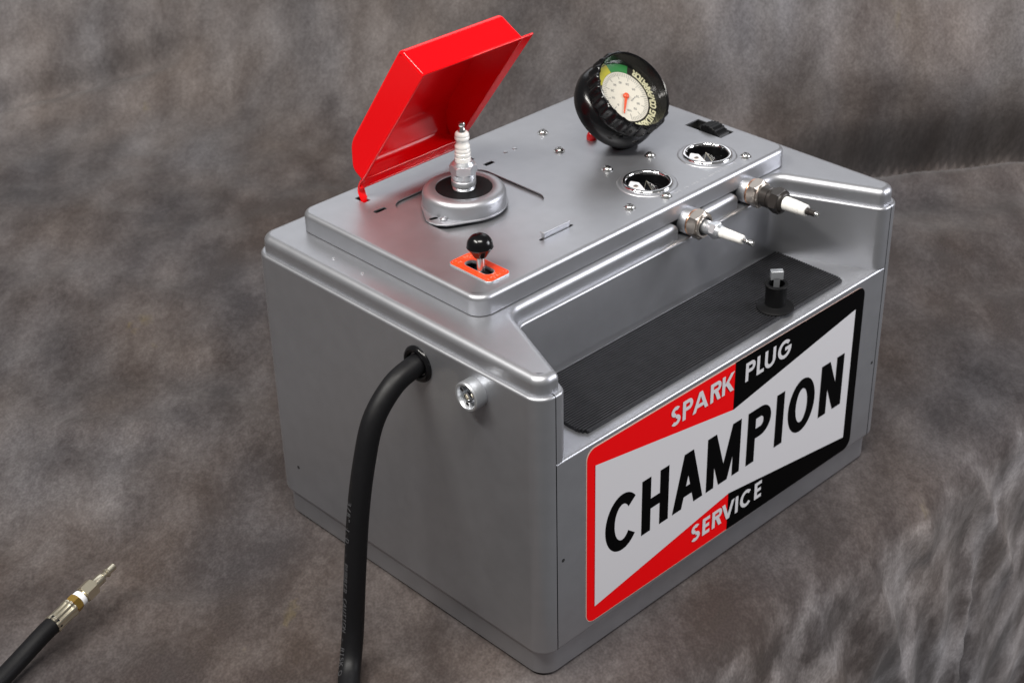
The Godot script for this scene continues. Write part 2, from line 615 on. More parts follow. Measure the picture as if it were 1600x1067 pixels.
# creases of the hanging part: from, to (along the edge, down the drop), height, width, whether it dies away
const HANGING := [
	[Vector2(0.283, 0.02), Vector2(0.350, 0.28), 0.011, 0.006, 0.0],
	[Vector2(0.217, 0.03), Vector2(0.262, 0.24), 0.010, 0.010, 0.0],
	[Vector2(0.447, 0.02), Vector2(0.530, 0.18), 0.010, 0.006, 1.0],
	[Vector2(0.455, 0.09), Vector2(0.405, 0.25), 0.013, 0.009, 0.0],
	[Vector2(0.373, 0.01), Vector2(0.372, 0.07), 0.007, 0.007, 1.0],
	[Vector2(0.560, 0.05), Vector2(0.640, 0.40), 0.014, 0.010, 0.0],
	[Vector2(0.120, 0.05), Vector2(0.130, 0.30), 0.009, 0.012, 0.0],
]

const TUCKS := [
	[Vector2(0.16, -1.27), Vector2(0.265, -1.238), Vector2(0.35, -1.208), Vector2(0.43, -1.167), Vector2(0.52, -1.132)],
	[Vector2(0.72, -0.43), Vector2(0.81, -0.3575), Vector2(0.91, -0.2825), Vector2(0.985, -0.215), Vector2(1.2, 0.0), Vector2(1.3, 0.1)],
]

const CREASES := [
	[Vector2(0.45, -0.02), Vector2(0.53, 0.0), 0.0035, 0.005],
	[Vector2(-0.15, -0.62), Vector2(0.02, -0.45), 0.006, 0.016],
	[Vector2(-0.22, -0.36), Vector2(-0.10, -0.22), 0.004, 0.012],
]

func fbm(freq: float, oct: int, sd: int, kind := FastNoiseLite.TYPE_SIMPLEX_SMOOTH, warp := 0.0) -> FastNoiseLite:
	var f := FastNoiseLite.new()
	f.noise_type = kind
	f.seed = sd
	f.frequency = freq
	f.fractal_octaves = oct
	f.fractal_gain = 0.55
	if warp > 0.0:
		f.domain_warp_enabled = true
		f.domain_warp_amplitude = warp
		f.domain_warp_frequency = freq * 1.6
		f.domain_warp_fractal_octaves = 3
	return f

func cloth_material() -> StandardMaterial3D:
	var N := 2048
	var maps := []
	for e in [[0.0030, 4, 5, 24.0, 0.58], [0.015, 5, 9, 14.0, 0.58], [0.13, 3, 17, 0.0, 0.8], [0.005, 3, 31, 0.0, 0.7], [0.017, 5, 41, 22.0, 0.75]]:
		var im := fbm(e[0], e[1], e[2], FastNoiseLite.TYPE_SIMPLEX_SMOOTH, e[3]).get_image(N, int(N * e[4]), false, false, false)
		im.resize(N, N, Image.INTERPOLATE_BILINEAR)
		maps.append(im.get_data())
	var big: PackedByteArray = maps[0]
	var mid: PackedByteArray = maps[1]
	var fin: PackedByteArray = maps[2]
	var hue: PackedByteArray = maps[3]
	var rag: PackedByteArray = maps[4]
	var data := PackedByteArray()
	data.resize(N * N * 3)
	for y in N:
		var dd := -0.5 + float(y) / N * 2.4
		for x in N:
			var k := y * N + x
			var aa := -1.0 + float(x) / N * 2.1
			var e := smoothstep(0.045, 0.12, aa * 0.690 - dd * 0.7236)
			var b := big[k] / 255.0 - 0.5
			var m := mid[k] / 255.0 - 0.5
			var f := fin[k] / 255.0 - 0.5
			var g0 := rag[k] / 255.0 - 0.5
			var far := smoothstep(0.65, 1.05, dd + b * 0.3)  # rear part paler: the stronger light on it is painted into the colour
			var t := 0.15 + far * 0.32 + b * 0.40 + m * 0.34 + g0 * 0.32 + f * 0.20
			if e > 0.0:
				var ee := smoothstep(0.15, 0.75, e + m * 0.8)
				t = lerpf(t, 0.40 + g0 * 1.5 + m * 0.4 + b * 0.9 + f * 0.2, ee)  # sheen of the velvet nap on the drop, painted as pale blotches
			t = clampf(t, 0.0, 1.0)
			var w := (hue[k] / 255.0 - 0.5) * 1.5
			var r := lerpf(66.0, 176.0, t) + w * 6.0
			var g := lerpf(59.5, 171.0, t)
			var bl := lerpf(58.5, 171.0, t) - w * 6.0
			# sparse yellowish stains
			var st := smoothstep(0.22, 0.32, m) * smoothstep(0.12, 0.24, hue[k] / 255.0 - 0.5) * (1.0 - e)
			r += 5.0 * st
			g += 3.0 * st
			bl -= 13.0 * st
			data[k * 3] = int(clampf(r, 0, 255))
			data[k * 3 + 1] = int(clampf(g, 0, 255))
			data[k * 3 + 2] = int(clampf(bl, 0, 255))
	var m := StandardMaterial3D.new()
	m.resource_name = "velvet"
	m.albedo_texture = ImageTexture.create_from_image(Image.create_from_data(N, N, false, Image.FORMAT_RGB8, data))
	m.albedo_color = Color(1, 1, 1)
	m.roughness = 1.0
	m.metallic_specular = 0.2
	m.rim_enabled = true
	m.rim = 0.25
	m.rim_tint = 0.6
	m.texture_repeat = true
	m.detail_enabled = true
	m.detail_uv_layer = BaseMaterial3D.DETAIL_UV_2
	m.detail_blend_mode = BaseMaterial3D.BLEND_MODE_MUL
	m.detail_albedo = noise_tex(0.16, 3, 256, [Color(0.78, 0.78, 0.78), Color(1, 1, 1)], 77)
	return m

# ---------------------------------------------------------------- the machine
func ledge_outline() -> Array:        # the open outline of the splash wall, from the left seam round the tray to the right seam
	return [Vector2(10.8, 4), Vector2(20, 4), Vector2(53.5, -77), Vector2(346.5, -77), Vector2(380, 4), Vector2(389.2, 4)]

func machine() -> Node3D:
	var root := thing("service_machine", Vector3(200, 0, -151), "silver metal bench machine with open red lid and red and black sign on its front", "machine")
	var S: Material = M.silver_paint
	# plinth
	var st := mb()
	sweep(st, rect(0, 400, -303, 0), [14], round_in(0, 1.9, 1.2, 3) + [[0, 24.5, 1, 0]])
	cap(st, fillet(rect(0, 400, -303, 0), [14], 1.2), 1.9, -1, [], Transform3D(), 20.0)
	obj("base", st, S, root)
	for q in [Vector2(28, -28), Vector2(372, -28), Vector2(28, -275), Vector2(372, -275)]:
		st = mb()
		lathe(st, [Vector2(11, -1.0), Vector2(11, 0.6), Vector2(9, 2.2)], 24, Transform3D(Basis(), Vector3(q.x, 0, q.y)))
		obj("rubber_foot", st, M.soft_black, root)
	# housing wrapped round the left, the back and the right
	st = mb()
	var wrap := [Vector2(10, 4), Vector2(-4, 4), Vector2(-4, -306), Vector2(404, -306), Vector2(404, 4), Vector2(390, 4)]
	var rad := [0, 13.5, 16, 16, 13.5, 0]
	sweep(st, wrap, rad, [[9.0, 22.6, 0.3, -1]] + round_in(0, 23.5, 4.5) + round_up(0, HL - 2.2, 2.2, 5) + [[2.2, HL, 0, 1], [9.0, HL, 0, 1]], false, 10)
	obj("housing", st, S, root)
	# front panel: a sheet bent over into the shelf
	st = mb()
	var prof := []                       # [z, y, nz, ny] from the bottom up
	for k in 7:
		var a := PI / 2 * (1.0 - k / 6.0)
		prof.append([4 - 4.5 * (1 - cos(a)), 23.5 + 4.5 - 4.5 * sin(a), cos(a), -sin(a)])
	for k in 6:
		var a := PI / 2 * k / 5.0
		prof.append([4 - 2.0 * (1 - cos(a)), HS - 2.0 + 2.0 * sin(a), cos(a), sin(a)])
	prof.append([-90, HS, 0, 1])
	for k in prof.size() - 1:
		var p: Array = prof[k]
		var q: Array = prof[k + 1]
		quad(st, Vector3(10.9, p[1], p[0]), Vector3(0, p[3], p[2]), Vector3(389.1, p[1], p[0]), Vector3(0, p[3], p[2]), Vector3(389.1, q[1], q[0]), Vector3(0, q[3], q[2]), Vector3(10.9, q[1], q[0]), Vector3(0, q[3], q[2]))
	obj("front_panel", st, S, root)
	# splash wall round the tray
	st = mb()
	var led := ledge_outline()
	sweep(st, led, [0, 9, 14, 14, 9, 0], splash_rows(), false, 10)
	obj("splash_wall", st, S, root)
	# dark lining behind the seams
	for x in [4.0, 383.5]:
		st = mb()
		block(st, x, x + 12.5, 30, 240, -6, 0.5, 1)
		obj("seam_lining", st, M.dark_inside, root)
	# top cover
	st = mb()
	var cov := [Vector2(-4, 4), Vector2(-4, -306), Vector2(404, -306), Vector2(404, 4), Vector2(380, 4), Vector2(346.5, -77)]
	var cr := [13.5, 16, 16, 13.5, 9, 14]
	for c in [316.6, 245.0]:
		for e in [Vector2(c + 11.5, -77), Vector2(c + 11.5, -86), Vector2(c - 11.5, -86), Vector2(c - 11.5, -77)]:
			cov.append(e)
			cr.append(1.0 if e.y > -80 else 0.5)
	cov += [Vector2(53.5, -77), Vector2(20, 4)]
	cr += [14, 9]
	var rows := [[3.4, HL - 1.0, 1, 0]] + round_up(3.4, HC - 6.0, 6.0, 7)
	sweep(st, cov, cr, rows, true, 9)
	cap(st, fillet(cov, cr, 9.4, true, 9), HC, 1.0, [], Transform3D(), 4.0)
	obj("top_cover", st, S, root)
	for q in [Vector2(14.0, -228.5), Vector2(14.0, -195.5)]:
		st = mb()
		lathe(st, [Vector2(1.5, HC - 0.2), Vector2(1.2, HC + 0.5), Vector2(0.01, HC + 0.8)], 12, Transform3D(Basis(), Vector3(q.x, 0, q.y)))
		obj("rivet", st, M.zinc, root)
	control_panel(root)
	sign_plate(root)
	# small holes in the sheet metal
	for q in [[Vector3(16.5, 105, 4.05), Vector3.BACK], [Vector3(385.5, 101, 4.05), Vector3.BACK], [Vector3(-4.05, 56, -276), Vector3.LEFT]]:
		st = mb()
		lathe(st, [Vector2(1.5, -0.2), Vector2(1.5, 0.06), Vector2(0.01, 0.06)], 14, along(q[1], q[0]))
		obj("screw_hole", st, M.dark_inside, root)
	return root

func splash_rows() -> Array:
	# the tray lies inside this outline, so the lip rolls outwards, over the housing
	var out := [[0, HS - 0.5, -1, 0]]
	for e in round_up(0, HL - 2.2, 2.2, 5): out.append([-e[0], e[1], -e[2], e[3]])
	return out + [[-2.2, HL, 0, 1], [-9.0, HL, 0, 1]]

func stadium(cx: float, cz: float, lx: float, lz: float) -> Array:
	return rect(cx - lx / 2, cx + lx / 2, cz - lz / 2, cz + lz / 2)

func circle(cx: float, cz: float, r: float, n := 40) -> Array:
	var out := []
	for k in n: out.append([Vector2(cx + r * cos(TAU * k / n), cz + r * sin(TAU * k / n)), Vector2(cos(TAU * k / n), sin(TAU * k / n))])
	return out

func control_panel(root: Node3D) -> void:
	var S: Material = M.silver_paint
	var out := rect(26.3, 370.6, -284.5, -84.6)
	var R := [12.0]
	var st := mb()
	sweep(st, out, R, [[1.2, HC + 0.7, -1, 0], [1.2, HC + 0.7, 0, -1], [0, HC + 0.7, 0, -1], [0, HC + 0.7, 1, 0]] + round_up(0, HT - 4.0, 4.0, 7), true, 10)
	var pocket := rect(79, 172, -241, -158)
	var holes := []
	var walls := []                       # [corners, radii, depth]
	walls.append([pocket, [14.0], 1.0])
	walls.append([stadium(57.6, -117, 8.4, 25), [4.1], 1.0])
	walls.append([rect(344.5, 361.5, -172.5, -134), [0.4], 1.0])
	walls.append([rect(117.0, 151.5, -117.6, -114.8), [1.5], 1.0])
	walls.append([rect(63.5, 74.5, -240.5, -236.3), [0.4], 1.0])
	walls.append([rect(177.5, 187, -240.0, -235.6), [0.4], 1.0])
	walls.append([rect(68.5, 75.0, -268, -256.5), [0.4], 1.0])
	walls.append([rect(172.5, 180, -268, -252), [0.4], 1.0])
	for w in walls:
		holes.append(fillet(w[0], w[1], 0, true, 8))
		sweep(st, w[0], w[1], [[0, HT, -1, 0], [0, HT - w[2], -1, 0]], true, 8)
	for c in WINDOWS:
		holes.append(circle(c.x, c.y, 18.0))
	cap(st, fillet(out, R, 4.0, true, 10), HT, 1.0, holes, Transform3D(), 4.0)
	obj("control_panel", st, S, root)
	st = mb()
	cap(st, fillet(pocket, [14.0], -9.0, true, 8), HT - 2.3, 1.0, [], Transform3D(), 6.0)
	obj("sunken_plate", st, S, root)
	# black boxes under the openings, standing in for the shade inside
	st = mb()
	for w in [[344, 362, -173, -133.5, 13.5], [52, 63.5, -131, -103, 9.0]]:
		block(st, w[0], w[1], HT - w[4] - 1.0, HT - w[4], w[2], w[3], 0.3, 0.2)
		for e in [[w[0] - 1, w[0] - 0.2, w[2], w[3]], [w[1] + 0.2, w[1] + 1, w[2], w[3]], [w[0], w[1], w[2] - 1, w[2] - 0.2], [w[0], w[1], w[3] + 0.2, w[3] + 1]]:
			block(st, e[0], e[1], HT - w[4], HT - 1.2, e[2], e[3], 0.1, 0.05)
	obj("slot_shade_box", st, M.dark_inside, root)
	for q in [Vector2(252.8, -247.2), Vector2(236.9, -213.1), Vector2(280.1, -153.8), Vector2(237.9, -161.3), Vector2(233.9, -96.6), Vector2(200.4, -103.6), Vector2(330.6, -97.3)]:
		screw(root, q)
	for q in [Vector2(206, -243.3), Vector2(215.8, -242.9)]:
		st = mb()
		lathe(st, [Vector2(1.9, HT - 0.1), Vector2(1.6, HT + 0.6), Vector2(0.8, HT + 0.9), Vector2(0.01, HT + 1.0)], 14, Transform3D(Basis(), Vector3(q.x, 0, q.y)))
		obj("rivet", st, M.zinc, root)
	# faint worn lettering stamped along the front edge: nothing in it can be read
	st = mb()
	rng.seed = 5
	var x := 243.0
	while x < 318.0:
		if rng.randf() < 0.80:
			for k in 2:
				var a := rng.randf_range(-0.5, 0.5) + (PI / 2 if rng.randf() < 0.35 else 0.0)
				var c := Vector3(x + rng.randf_range(-0.5, 0.5), HT, -95.6 + rng.randf_range(-0.8, 0.8))
				block(st, -0.22, 0.22, -0.1, 0.12 + 0.01 * k, -1.0, 1.0, 0.1, 0.04, Transform3D(Basis(Vector3.UP, a), c))
		x += 2.9
	tag(obj("stamped_lettering", st, M.stamp, root), "", "", "", "stuff")
	cleaning_head(root)
	lid(root)
	lever(root)
	# pressed latch loop
	st = mb()
	block(st, 121, 148, HT - 1.5, HT + 4.2, -118.8, -115.6, 0.8, 0.6)
	block(st, 120.4, 148.6, HT + 3.6, HT + 4.9, -119.6, -115.4, 0.6, 0.5)
	obj("latch_bracket", st, M.silver_paint, root)
	for c in WINDOWS: window(root, c)
	thumb_wheel(root)
	gauge(root)
	st = mb()
	lathe(st, [Vector2(4.4, HT), Vector2(4.4, HT + 3.0), Vector2(3.4, HT + 5.4), Vector2(1.8, HT + 6.8), Vector2(0.01, HT + 7.2)], 22, Transform3D(Basis(), Vector3(272.0, 0, -210)))
	obj("indicator_lamp", st, M.jewel, root, false, "small red jewel lamp beneath the round gauge")
	socket(root, 245.0, 255.8)
	socket(root, 316.6, 256.2)
	# ribbed mat in the tray
	rubber_mat(root)
	terminal(root)
	outlet(root)

const WINDOWS := [Vector2(241, -121.9), Vector2(312, -121.2)]

func screw(root: Node3D, q: Vector2) -> void:
	var pl := Transform3D(Basis(Vector3.UP, rng.randf() * TAU), Vector3(q.x, HT, q.y))
	var st := mb()
	lathe(st, [Vector2(4.7, -0.2), Vector2(4.7, 0.3), Vector2(4.1, 0.6), Vector2(3.8, 0.7), Vector2(3.6, 1.5), Vector2(2.9, 2.4), Vector2(1.8, 3.0), Vector2(0.9, 3.1), Vector2(0.9, 2.2), Vector2(0.01, 2.2)], 24, pl)
	var o := obj("screw", st, M.steel, root)
	st = mb()
	block(st, -1.9, 1.9, 2.4, 3.12, -0.35, 0.35, 0.1, 0.05, pl)
	block(st, -0.35, 0.35, 2.4, 3.14, -1.9, 1.9, 0.1, 0.05, pl)
	obj("slot", st, M.dark_inside, o)

func cleaning_head(root: Node3D) -> void:
	var c := Vector3(120.3, 0, -199.8)
	var pl := Transform3D(Basis(), c)
	var y0 := HT + 0.4                   # underside of the flange
	var st := mb()
	var t := HT + 15.0
	lathe(st, [Vector2(32.2, y0 + 1.2), Vector2(32.0, t - 5.0), Vector2(31.3, t - 2.8), Vector2(30.0, t - 1.3), Vector2(28.2, t - 0.35), Vector2(26.4, t), Vector2(22.2, t - 0.4), Vector2(21.8, t - 0.7), Vector2(21.6, t - 2.0)], 72, pl)
	# flange: the round with an ear towards the near left
	var pts := []
	for k in 64:
		var a := TAU * k / 64
		pts.append(Vector2(c.x, c.z) + Vector2(cos(a), sin(a)) * 33.2)
	for e in [Vector2(79.8, -198.5), Vector2(78.8, -194.0), Vector2(80.0, -187.0), Vector2(84.4, -181.0), Vector2(89.5, -178.0)]: pts.append(e)
	for e in [Vector2(160.8, -201.1), Vector2(161.8, -205.6), Vector2(160.6, -212.6), Vector2(156.2, -218.6)]: pts.append(e)
	var hull := Array(Geometry2D.convex_hull(PackedVector2Array(pts)))
	hull.pop_back()
	sweep(st, hull, [0.5], [[0.5, y0, 0.5, -1], [0, y0 + 0.5, 1, 0], [0, y0 + 1.0, 1, 0], [0.5, y0 + 1.5, 0.3, 1]], true, 2)
	var slot := rect(-3.4, 3.4, -1.7, 1.7)
	var sp := []
	for f in fillet(slot, [1.6], 0, true, 5): sp.append([Vector2(84.8, -195.6) + (f[0] as Vector2).rotated(deg_to_rad(15)), (f[1] as Vector2).rotated(deg_to_rad(15))])
	cap(st, fillet(hull, [0.5], 0.5, true, 2), y0 + 1.5, 1.0, [sp], Transform3D(), 3.0)
	var head := obj("cleaning_head", st, M.silver_paint, root)
	st = mb()
	cap(st, fillet(hull, [0.5], 1.5, true, 2), y0 + 0.1, 1.0, [], Transform3D(), 5.0)
	lathe(st, [Vector2(30.5, HT - 2.2), Vector2(30.5, y0)], 40, pl)
	obj("shadow_gap_fill", st, M.dark_inside, head)  # dark fill put in for the shadow gap below the flange
	st = mb()
	lathe(st, [Vector2(2.6, y0 + 1.4), Vector2(2.6, y0 + 2.2), Vector2(1.8, y0 + 3.2), Vector2(0.8, y0 + 3.6), Vector2(0.01, y0 + 3.7)], 18, Transform3D(Basis(), Vector3(88.6, 0, -188.6)))
	obj("rivet", st, M.silver_paint, head)
	st = mb()
	lathe(st, [Vector2(21.7, t - 1.6), Vector2(21.4, t - 0.9), Vector2(10.0, t - 1.2), Vector2(8.4, t - 1.4), Vector2(8.4, t - 3.0), Vector2(0.01, t - 3.0)], 56, pl)
	obj("rubber_disc", st, M.soft_black, head)

func lid(root: Node3D) -> void:
	# local frame: x along the hinge, path (u along the opening, n out of the opening)
	var u := Vector3(0, 0.809, 0.588)
	var n := Vector3(0, 0.588, -0.809)
	var o := Vector3(0, 292.2, -260)
	var pl := Transform3D(Basis(u, Vector3.RIGHT, n), o)        # plan x -> u, height -> x, plan y -> n
	var side := [Vector2(133.2, -0.2), Vector2(129.5, 27.2), Vector2(17, 25.5), Vector2(-1.5, 12.5), Vector2(0, -0.2)]
	var rr := [0, 6.0, 22, 9, 0]
	var st := mb()
	var x0 := 70.2
	var x1 := 168.4
	var rows := []
	for e in round_in(0, x0, 2.6, 5): rows.append([e[0], e[1], e[2], e[3]])
	for e in round_up(0, x1 - 2.6, 2.6, 5): rows.append(e)
	sweep(st, side, rr, rows, false, 10, pl)
	for e in [[x0, -1.0], [x1, 1.0]]:
		var path := fillet(side, rr, 2.6, false, 10)
		cap(st, path, e[0], e[1], [], pl, 8.0)
		var pr: Array = [[Vector2(133.2, -0.2), Vector2.ZERO], [Vector2(0.0, -0.2), Vector2.ZERO], path[-1], path[0]]
		cap(st, pr, e[0] + 0.001, e[1], [], pl, 40.0)
	var shell := obj("lid", st, M.red_enamel, root, false, "open red hinged tray lid")
	st = mb()
	sweep(st, side, rr, [[1.4, x0 + 1.4, -1, 0], [1.4, x1 - 1.4, -1, 0]], false, 10, pl)
	for e in [[x0 + 1.4, 1.0], [x1 - 1.4, -1.0]]:
		cap(st, fillet(side, rr, 1.4, false, 10), e[0], e[1], [], pl, 8.0)
	obj("lid_lining", st, M.red_inside, shell)
	st = mb()
	# rolled rim and the flange along the right side
	var rim := []
	for e in [Vector2(x0 + 0.8, 0.6), Vector2(x0 + 0.8, 66), Vector2(x0 + 0.8, 132.4), Vector2(120, 132.4), Vector2(x1 + 8.0, 132.4)]:
		rim.append(o + u * e.y + Vector3.RIGHT * e.x)
	tube(st, rim, [0.95], 10)
	var fl := Transform3D(Basis(Vector3.RIGHT, n, u), o)
	sweep(st, [Vector2(x1 - 1.0, 2), Vector2(x1 + 7, 2), Vector2(x1 + 10.5, 133.2), Vector2(x1 - 1.0, 133.2)], [1.0], round_in(0, -0.6, 0.6, 3) + round_up(0, 0.2, 0.6, 3), true, 4, fl)
	for e in [[0.8, 1.0], [-0.6, -1.0]]:
		cap(st, fillet([Vector2(x1 - 1.0, 2), Vector2(x1 + 7, 2), Vector2(x1 + 10.5, 133.2), Vector2(x1 - 1.0, 133.2)], [1.0], 0.6, true, 4), e[0], e[1], [], fl, 30.0)
	obj("rim", st, M.red_enamel, shell)
	# hinge leaf and the two tabs that reach into the panel
	st = mb()
	var leaf := smooth([Vector3(0, 292.6, -260.4), Vector3(0, 288.6, -262.2), Vector3(0, 285.0, -262.6)], 0.8)
	for k in leaf.size() - 1:
		for s in [1.0, -1.0]:
			var nn: Vector3 = Vector3(0, 0.25, 1).normalized() * s
			var off: Vector3 = Vector3(0, 0, 0.6) * s
			quad(st, leaf[k] + off + Vector3(71, 0, 0), nn, leaf[k] + off + Vector3(176, 0, 0), nn, leaf[k + 1] + off + Vector3(176, 0, 0), nn, leaf[k + 1] + off + Vector3(71, 0, 0), nn)
	tube(st, [Vector3(71, 285, -262.6), Vector3(176, 285, -262.6)], [1.0], 10)
	tube(st, [Vector3(71, 292.4, -260.3), Vector3(176, 292.4, -260.3)], [1.1], 10)
	obj("hinge_leaf", st, M.red_enamel, shell)
	for x in [70.2, 171.5]:
		st = mb()
		var curve := smooth([Vector3(0, 292.5, -260.6), Vector3(0, 287, -264.0), Vector3(0, 281.0, -265.4), Vector3(0, 274.0, -262.2), Vector3(0, 270.0, -261.4)], 1.2)
		for k in curve.size() - 1:
			var a: Vector3 = curve[k]
			var b: Vector3 = curve[k + 1]
			var d := (b - a).normalized()
			var bas := Basis(Vector3.RIGHT, d, Vector3.RIGHT.cross(d))
			var ca := Transform3D(bas, a)
			sweep(st, rect(x, x + 6.6, -0.9, 0.9), [0.85], [[0, -0.25, 1, 0], [0, a.distance_to(b) + 0.25, 1, 0]], true, 4, ca)
		obj("hinge_tab", st, M.red_enamel, shell)

func lever(root: Node3D) -> void:
	var st := mb()
	var c := rect(46.4, 69.2, -139.2, -95.4)
	var hole := stadium(57.6, -117, 8.6, 25.4)
	sweep(st, c, [4.5], [[0, HT + 0.05, 1, 0], [0, HT + 0.9, 1, 0], [0.4, HT + 1.1, 0.5, 1]], true, 8)
	sweep(st, hole, [4.2], [[0, HT + 0.05, -1, 0], [0, HT + 1.1, -1, 0]], true, 8)
	cap(st, fillet(c, [4.5], 0.4, true, 8), HT + 1.1, 1.0, [fillet(hole, [4.2], 0, true, 8)], Transform3D(), 2.5)
	var plate := obj("lever_plate", st, M.zinc, root)
	st = mb()
	sweep(st, c, [4.5], [[0.8, HT + 1.12, 1, 0], [0.8, HT + 1.32, 1, 0]], true, 8)
	cap(st, fillet(c, [4.5], 0.8, true, 8), HT + 1.32, 1.0, [fillet(hole, [4.2], -0.7, true, 8)], Transform3D(), 2.5)
	obj("orange_face", st, M.orange_plate, plate)
	# worn pale markings on the plate, too rubbed to read
	st = mb()
	rng.seed = 9
	for k in 26:
		var a := rng.randf_range(-0.4, 0.4) + (PI / 2 if rng.randf() < 0.4 else 0.0)
		var p := Vector3(rng.randf_range(49.0, 66.5), HT + 1.32, rng.randf_range(-137.0, -131.5) if k < 13 else rng.randf_range(-103.0, -98.0))
		block(st, -0.15, 0.15, -0.05, 0.04, -rng.randf_range(0.4, 1.1), 0.6, 0.05, 0.02, Transform3D(Basis(Vector3.UP, a), p))
	tag(obj("worn_markings", st, M.print_edge, plate), "", "", "", "stuff")
	st = mb()
	var base := Vector3(55.6, HT - 9, -113.2)
	var ball := Vector3(56.4, HT + 20.5, -114.6)
	var pl := along(ball - base, base)
	lathe(st, [Vector2(2.9, 0), Vector2(2.9, 21.0), Vector2(0.01, 21.0)], 22, pl)
	var o := obj("lever", st, M.steel, root)
	st = mb()
	var pr := [Vector2(0.01, -10.4), Vector2(4.6, -10.2), Vector2(5.2, -9.6), Vector2(9.2, -3.6), Vector2(10.4, -2.2), Vector2(10.7, -1.6), Vector2(10.4, -1.0)]
	for k in range(1, 13):
		var a := deg_to_rad(-2.0 + 92.0 * k / 12.0)
		pr.append(Vector2(maxf(10.3 * cos(a), 0.01), 9.6 * sin(a)))
	for k in pr.size(): pr[k] = pr[k] * 0.90
	lathe(st, pr, 44, along(ball - base, ball))
	obj("knob", st, M.black_bakelite, o)

func window(root: Node3D, c: Vector2) -> void:
	var pl := Transform3D(Basis(), Vector3(c.x, HT, c.y))
	var st := mb()
	lathe(st, [Vector2(24.0, -0.05), Vector2(23.6, 0.5), Vector2(22.5, 0.9), Vector2(20.6, 1.0), Vector2(19.6, 0.6)], 64, pl)
	var o := obj("viewing_window", st, M.silver_paint, root)
	st = mb()
	var pr := []
	for k in 15:
		var a := deg_to_rad(-40.0 + 260.0 * k / 14.0)
		pr.append(Vector2(18.3 + 1.9 * cos(a), 0.9 + 1.9 * sin(a)))
	lathe(st, pr, 72, pl)
	obj("chrome_ring", st, M.chrome, o)
	st = mb()
	lathe(st, [Vector2(17.0, 1.4), Vector2(16.8, -2.0), Vector2(16.4, -7.0), Vector2(0.01, -7.0)], 56, pl)
	obj("cup", st, M.black_plastic, o)
	# dark and pale reflections in the window, built as facets, bright edges and an insert
	st = mb()
	var apex := Vector3(4.0, -0.6, -4.6)
	for e in [[Vector3(-13.5, -3, 7), Vector3(-7.5, -1.6, 13.5)], [Vector3(-7.5, -1.6, 13.5), Vector3(10, -6, 12)], [Vector3(10, -6, 12), Vector3(14, -6, -6)], [Vector3(-15, -5, -2), Vector3(-13.5, -3, 7)]]:
		var nn: Vector3 = ((e[0] - apex) as Vector3).cross(e[1] - apex).normalized()
		if nn.y < 0: nn = -nn
		tri(st, pl * apex, nn, pl * e[0], nn, pl * e[1], nn)
	obj("dark_reflection_facets", st, M.black_bakelite, o)
	st = mb()
	tube(st, [pl * apex, pl * Vector3(-7.5, -1.4, 13.5)], [0.32], 8)
	tube(st, [pl * apex, pl * Vector3(-13.5, -2.8, 7.0)], [0.18], 8)
	obj("reflection_edge", st, M.pale_brass, o)
	st = mb()
	var ins := [Vector2(-15.0, -7.0), Vector2(-5.6, -13.0), Vector2(-2.6, -6.0), Vector2(-9.0, 6.4), Vector2(-15.4, 4.6)]
	sweep(st, ins, [1.0], [[0, -6, 1, 0], [0, -0.6, 1, 0], [0.6, 0.0, 0.5, 1]], true, 4, pl)
	cap(st, fillet(ins, [1.0], 0.6, true, 4), 0.0, 1.0, [], pl)
	var ip := obj("pale_reflection", st, M.print_white, o)
	st = mb()
	lathe(st, [Vector2(1.9, -0.1), Vector2(1.9, 0.8), Vector2(1.0, 1.4), Vector2(0.01, 1.5)], 14, pl * Transform3D(Basis(), Vector3(-10.4, 0, -2.6)))
	obj("stud", st, M.nickel, ip)

func thumb_wheel(root: Node3D) -> void:
	var st := mb()
	var pl := Transform3D(Basis(Vector3.BACK, Vector3.RIGHT, Vector3.UP), Vector3(346.0, HT - 10.5, -150.0))
	lathe(st, [Vector2(0.01, 0), Vector2(14.6, 0), Vector2(15.6, 0.8), Vector2(15.6, 13.2), Vector2(14.6, 14), Vector2(0.01, 14)], 144, pl, [0.022, 30.0, 0.0])
	obj("thumb_wheel", st, M.black_plastic, root)

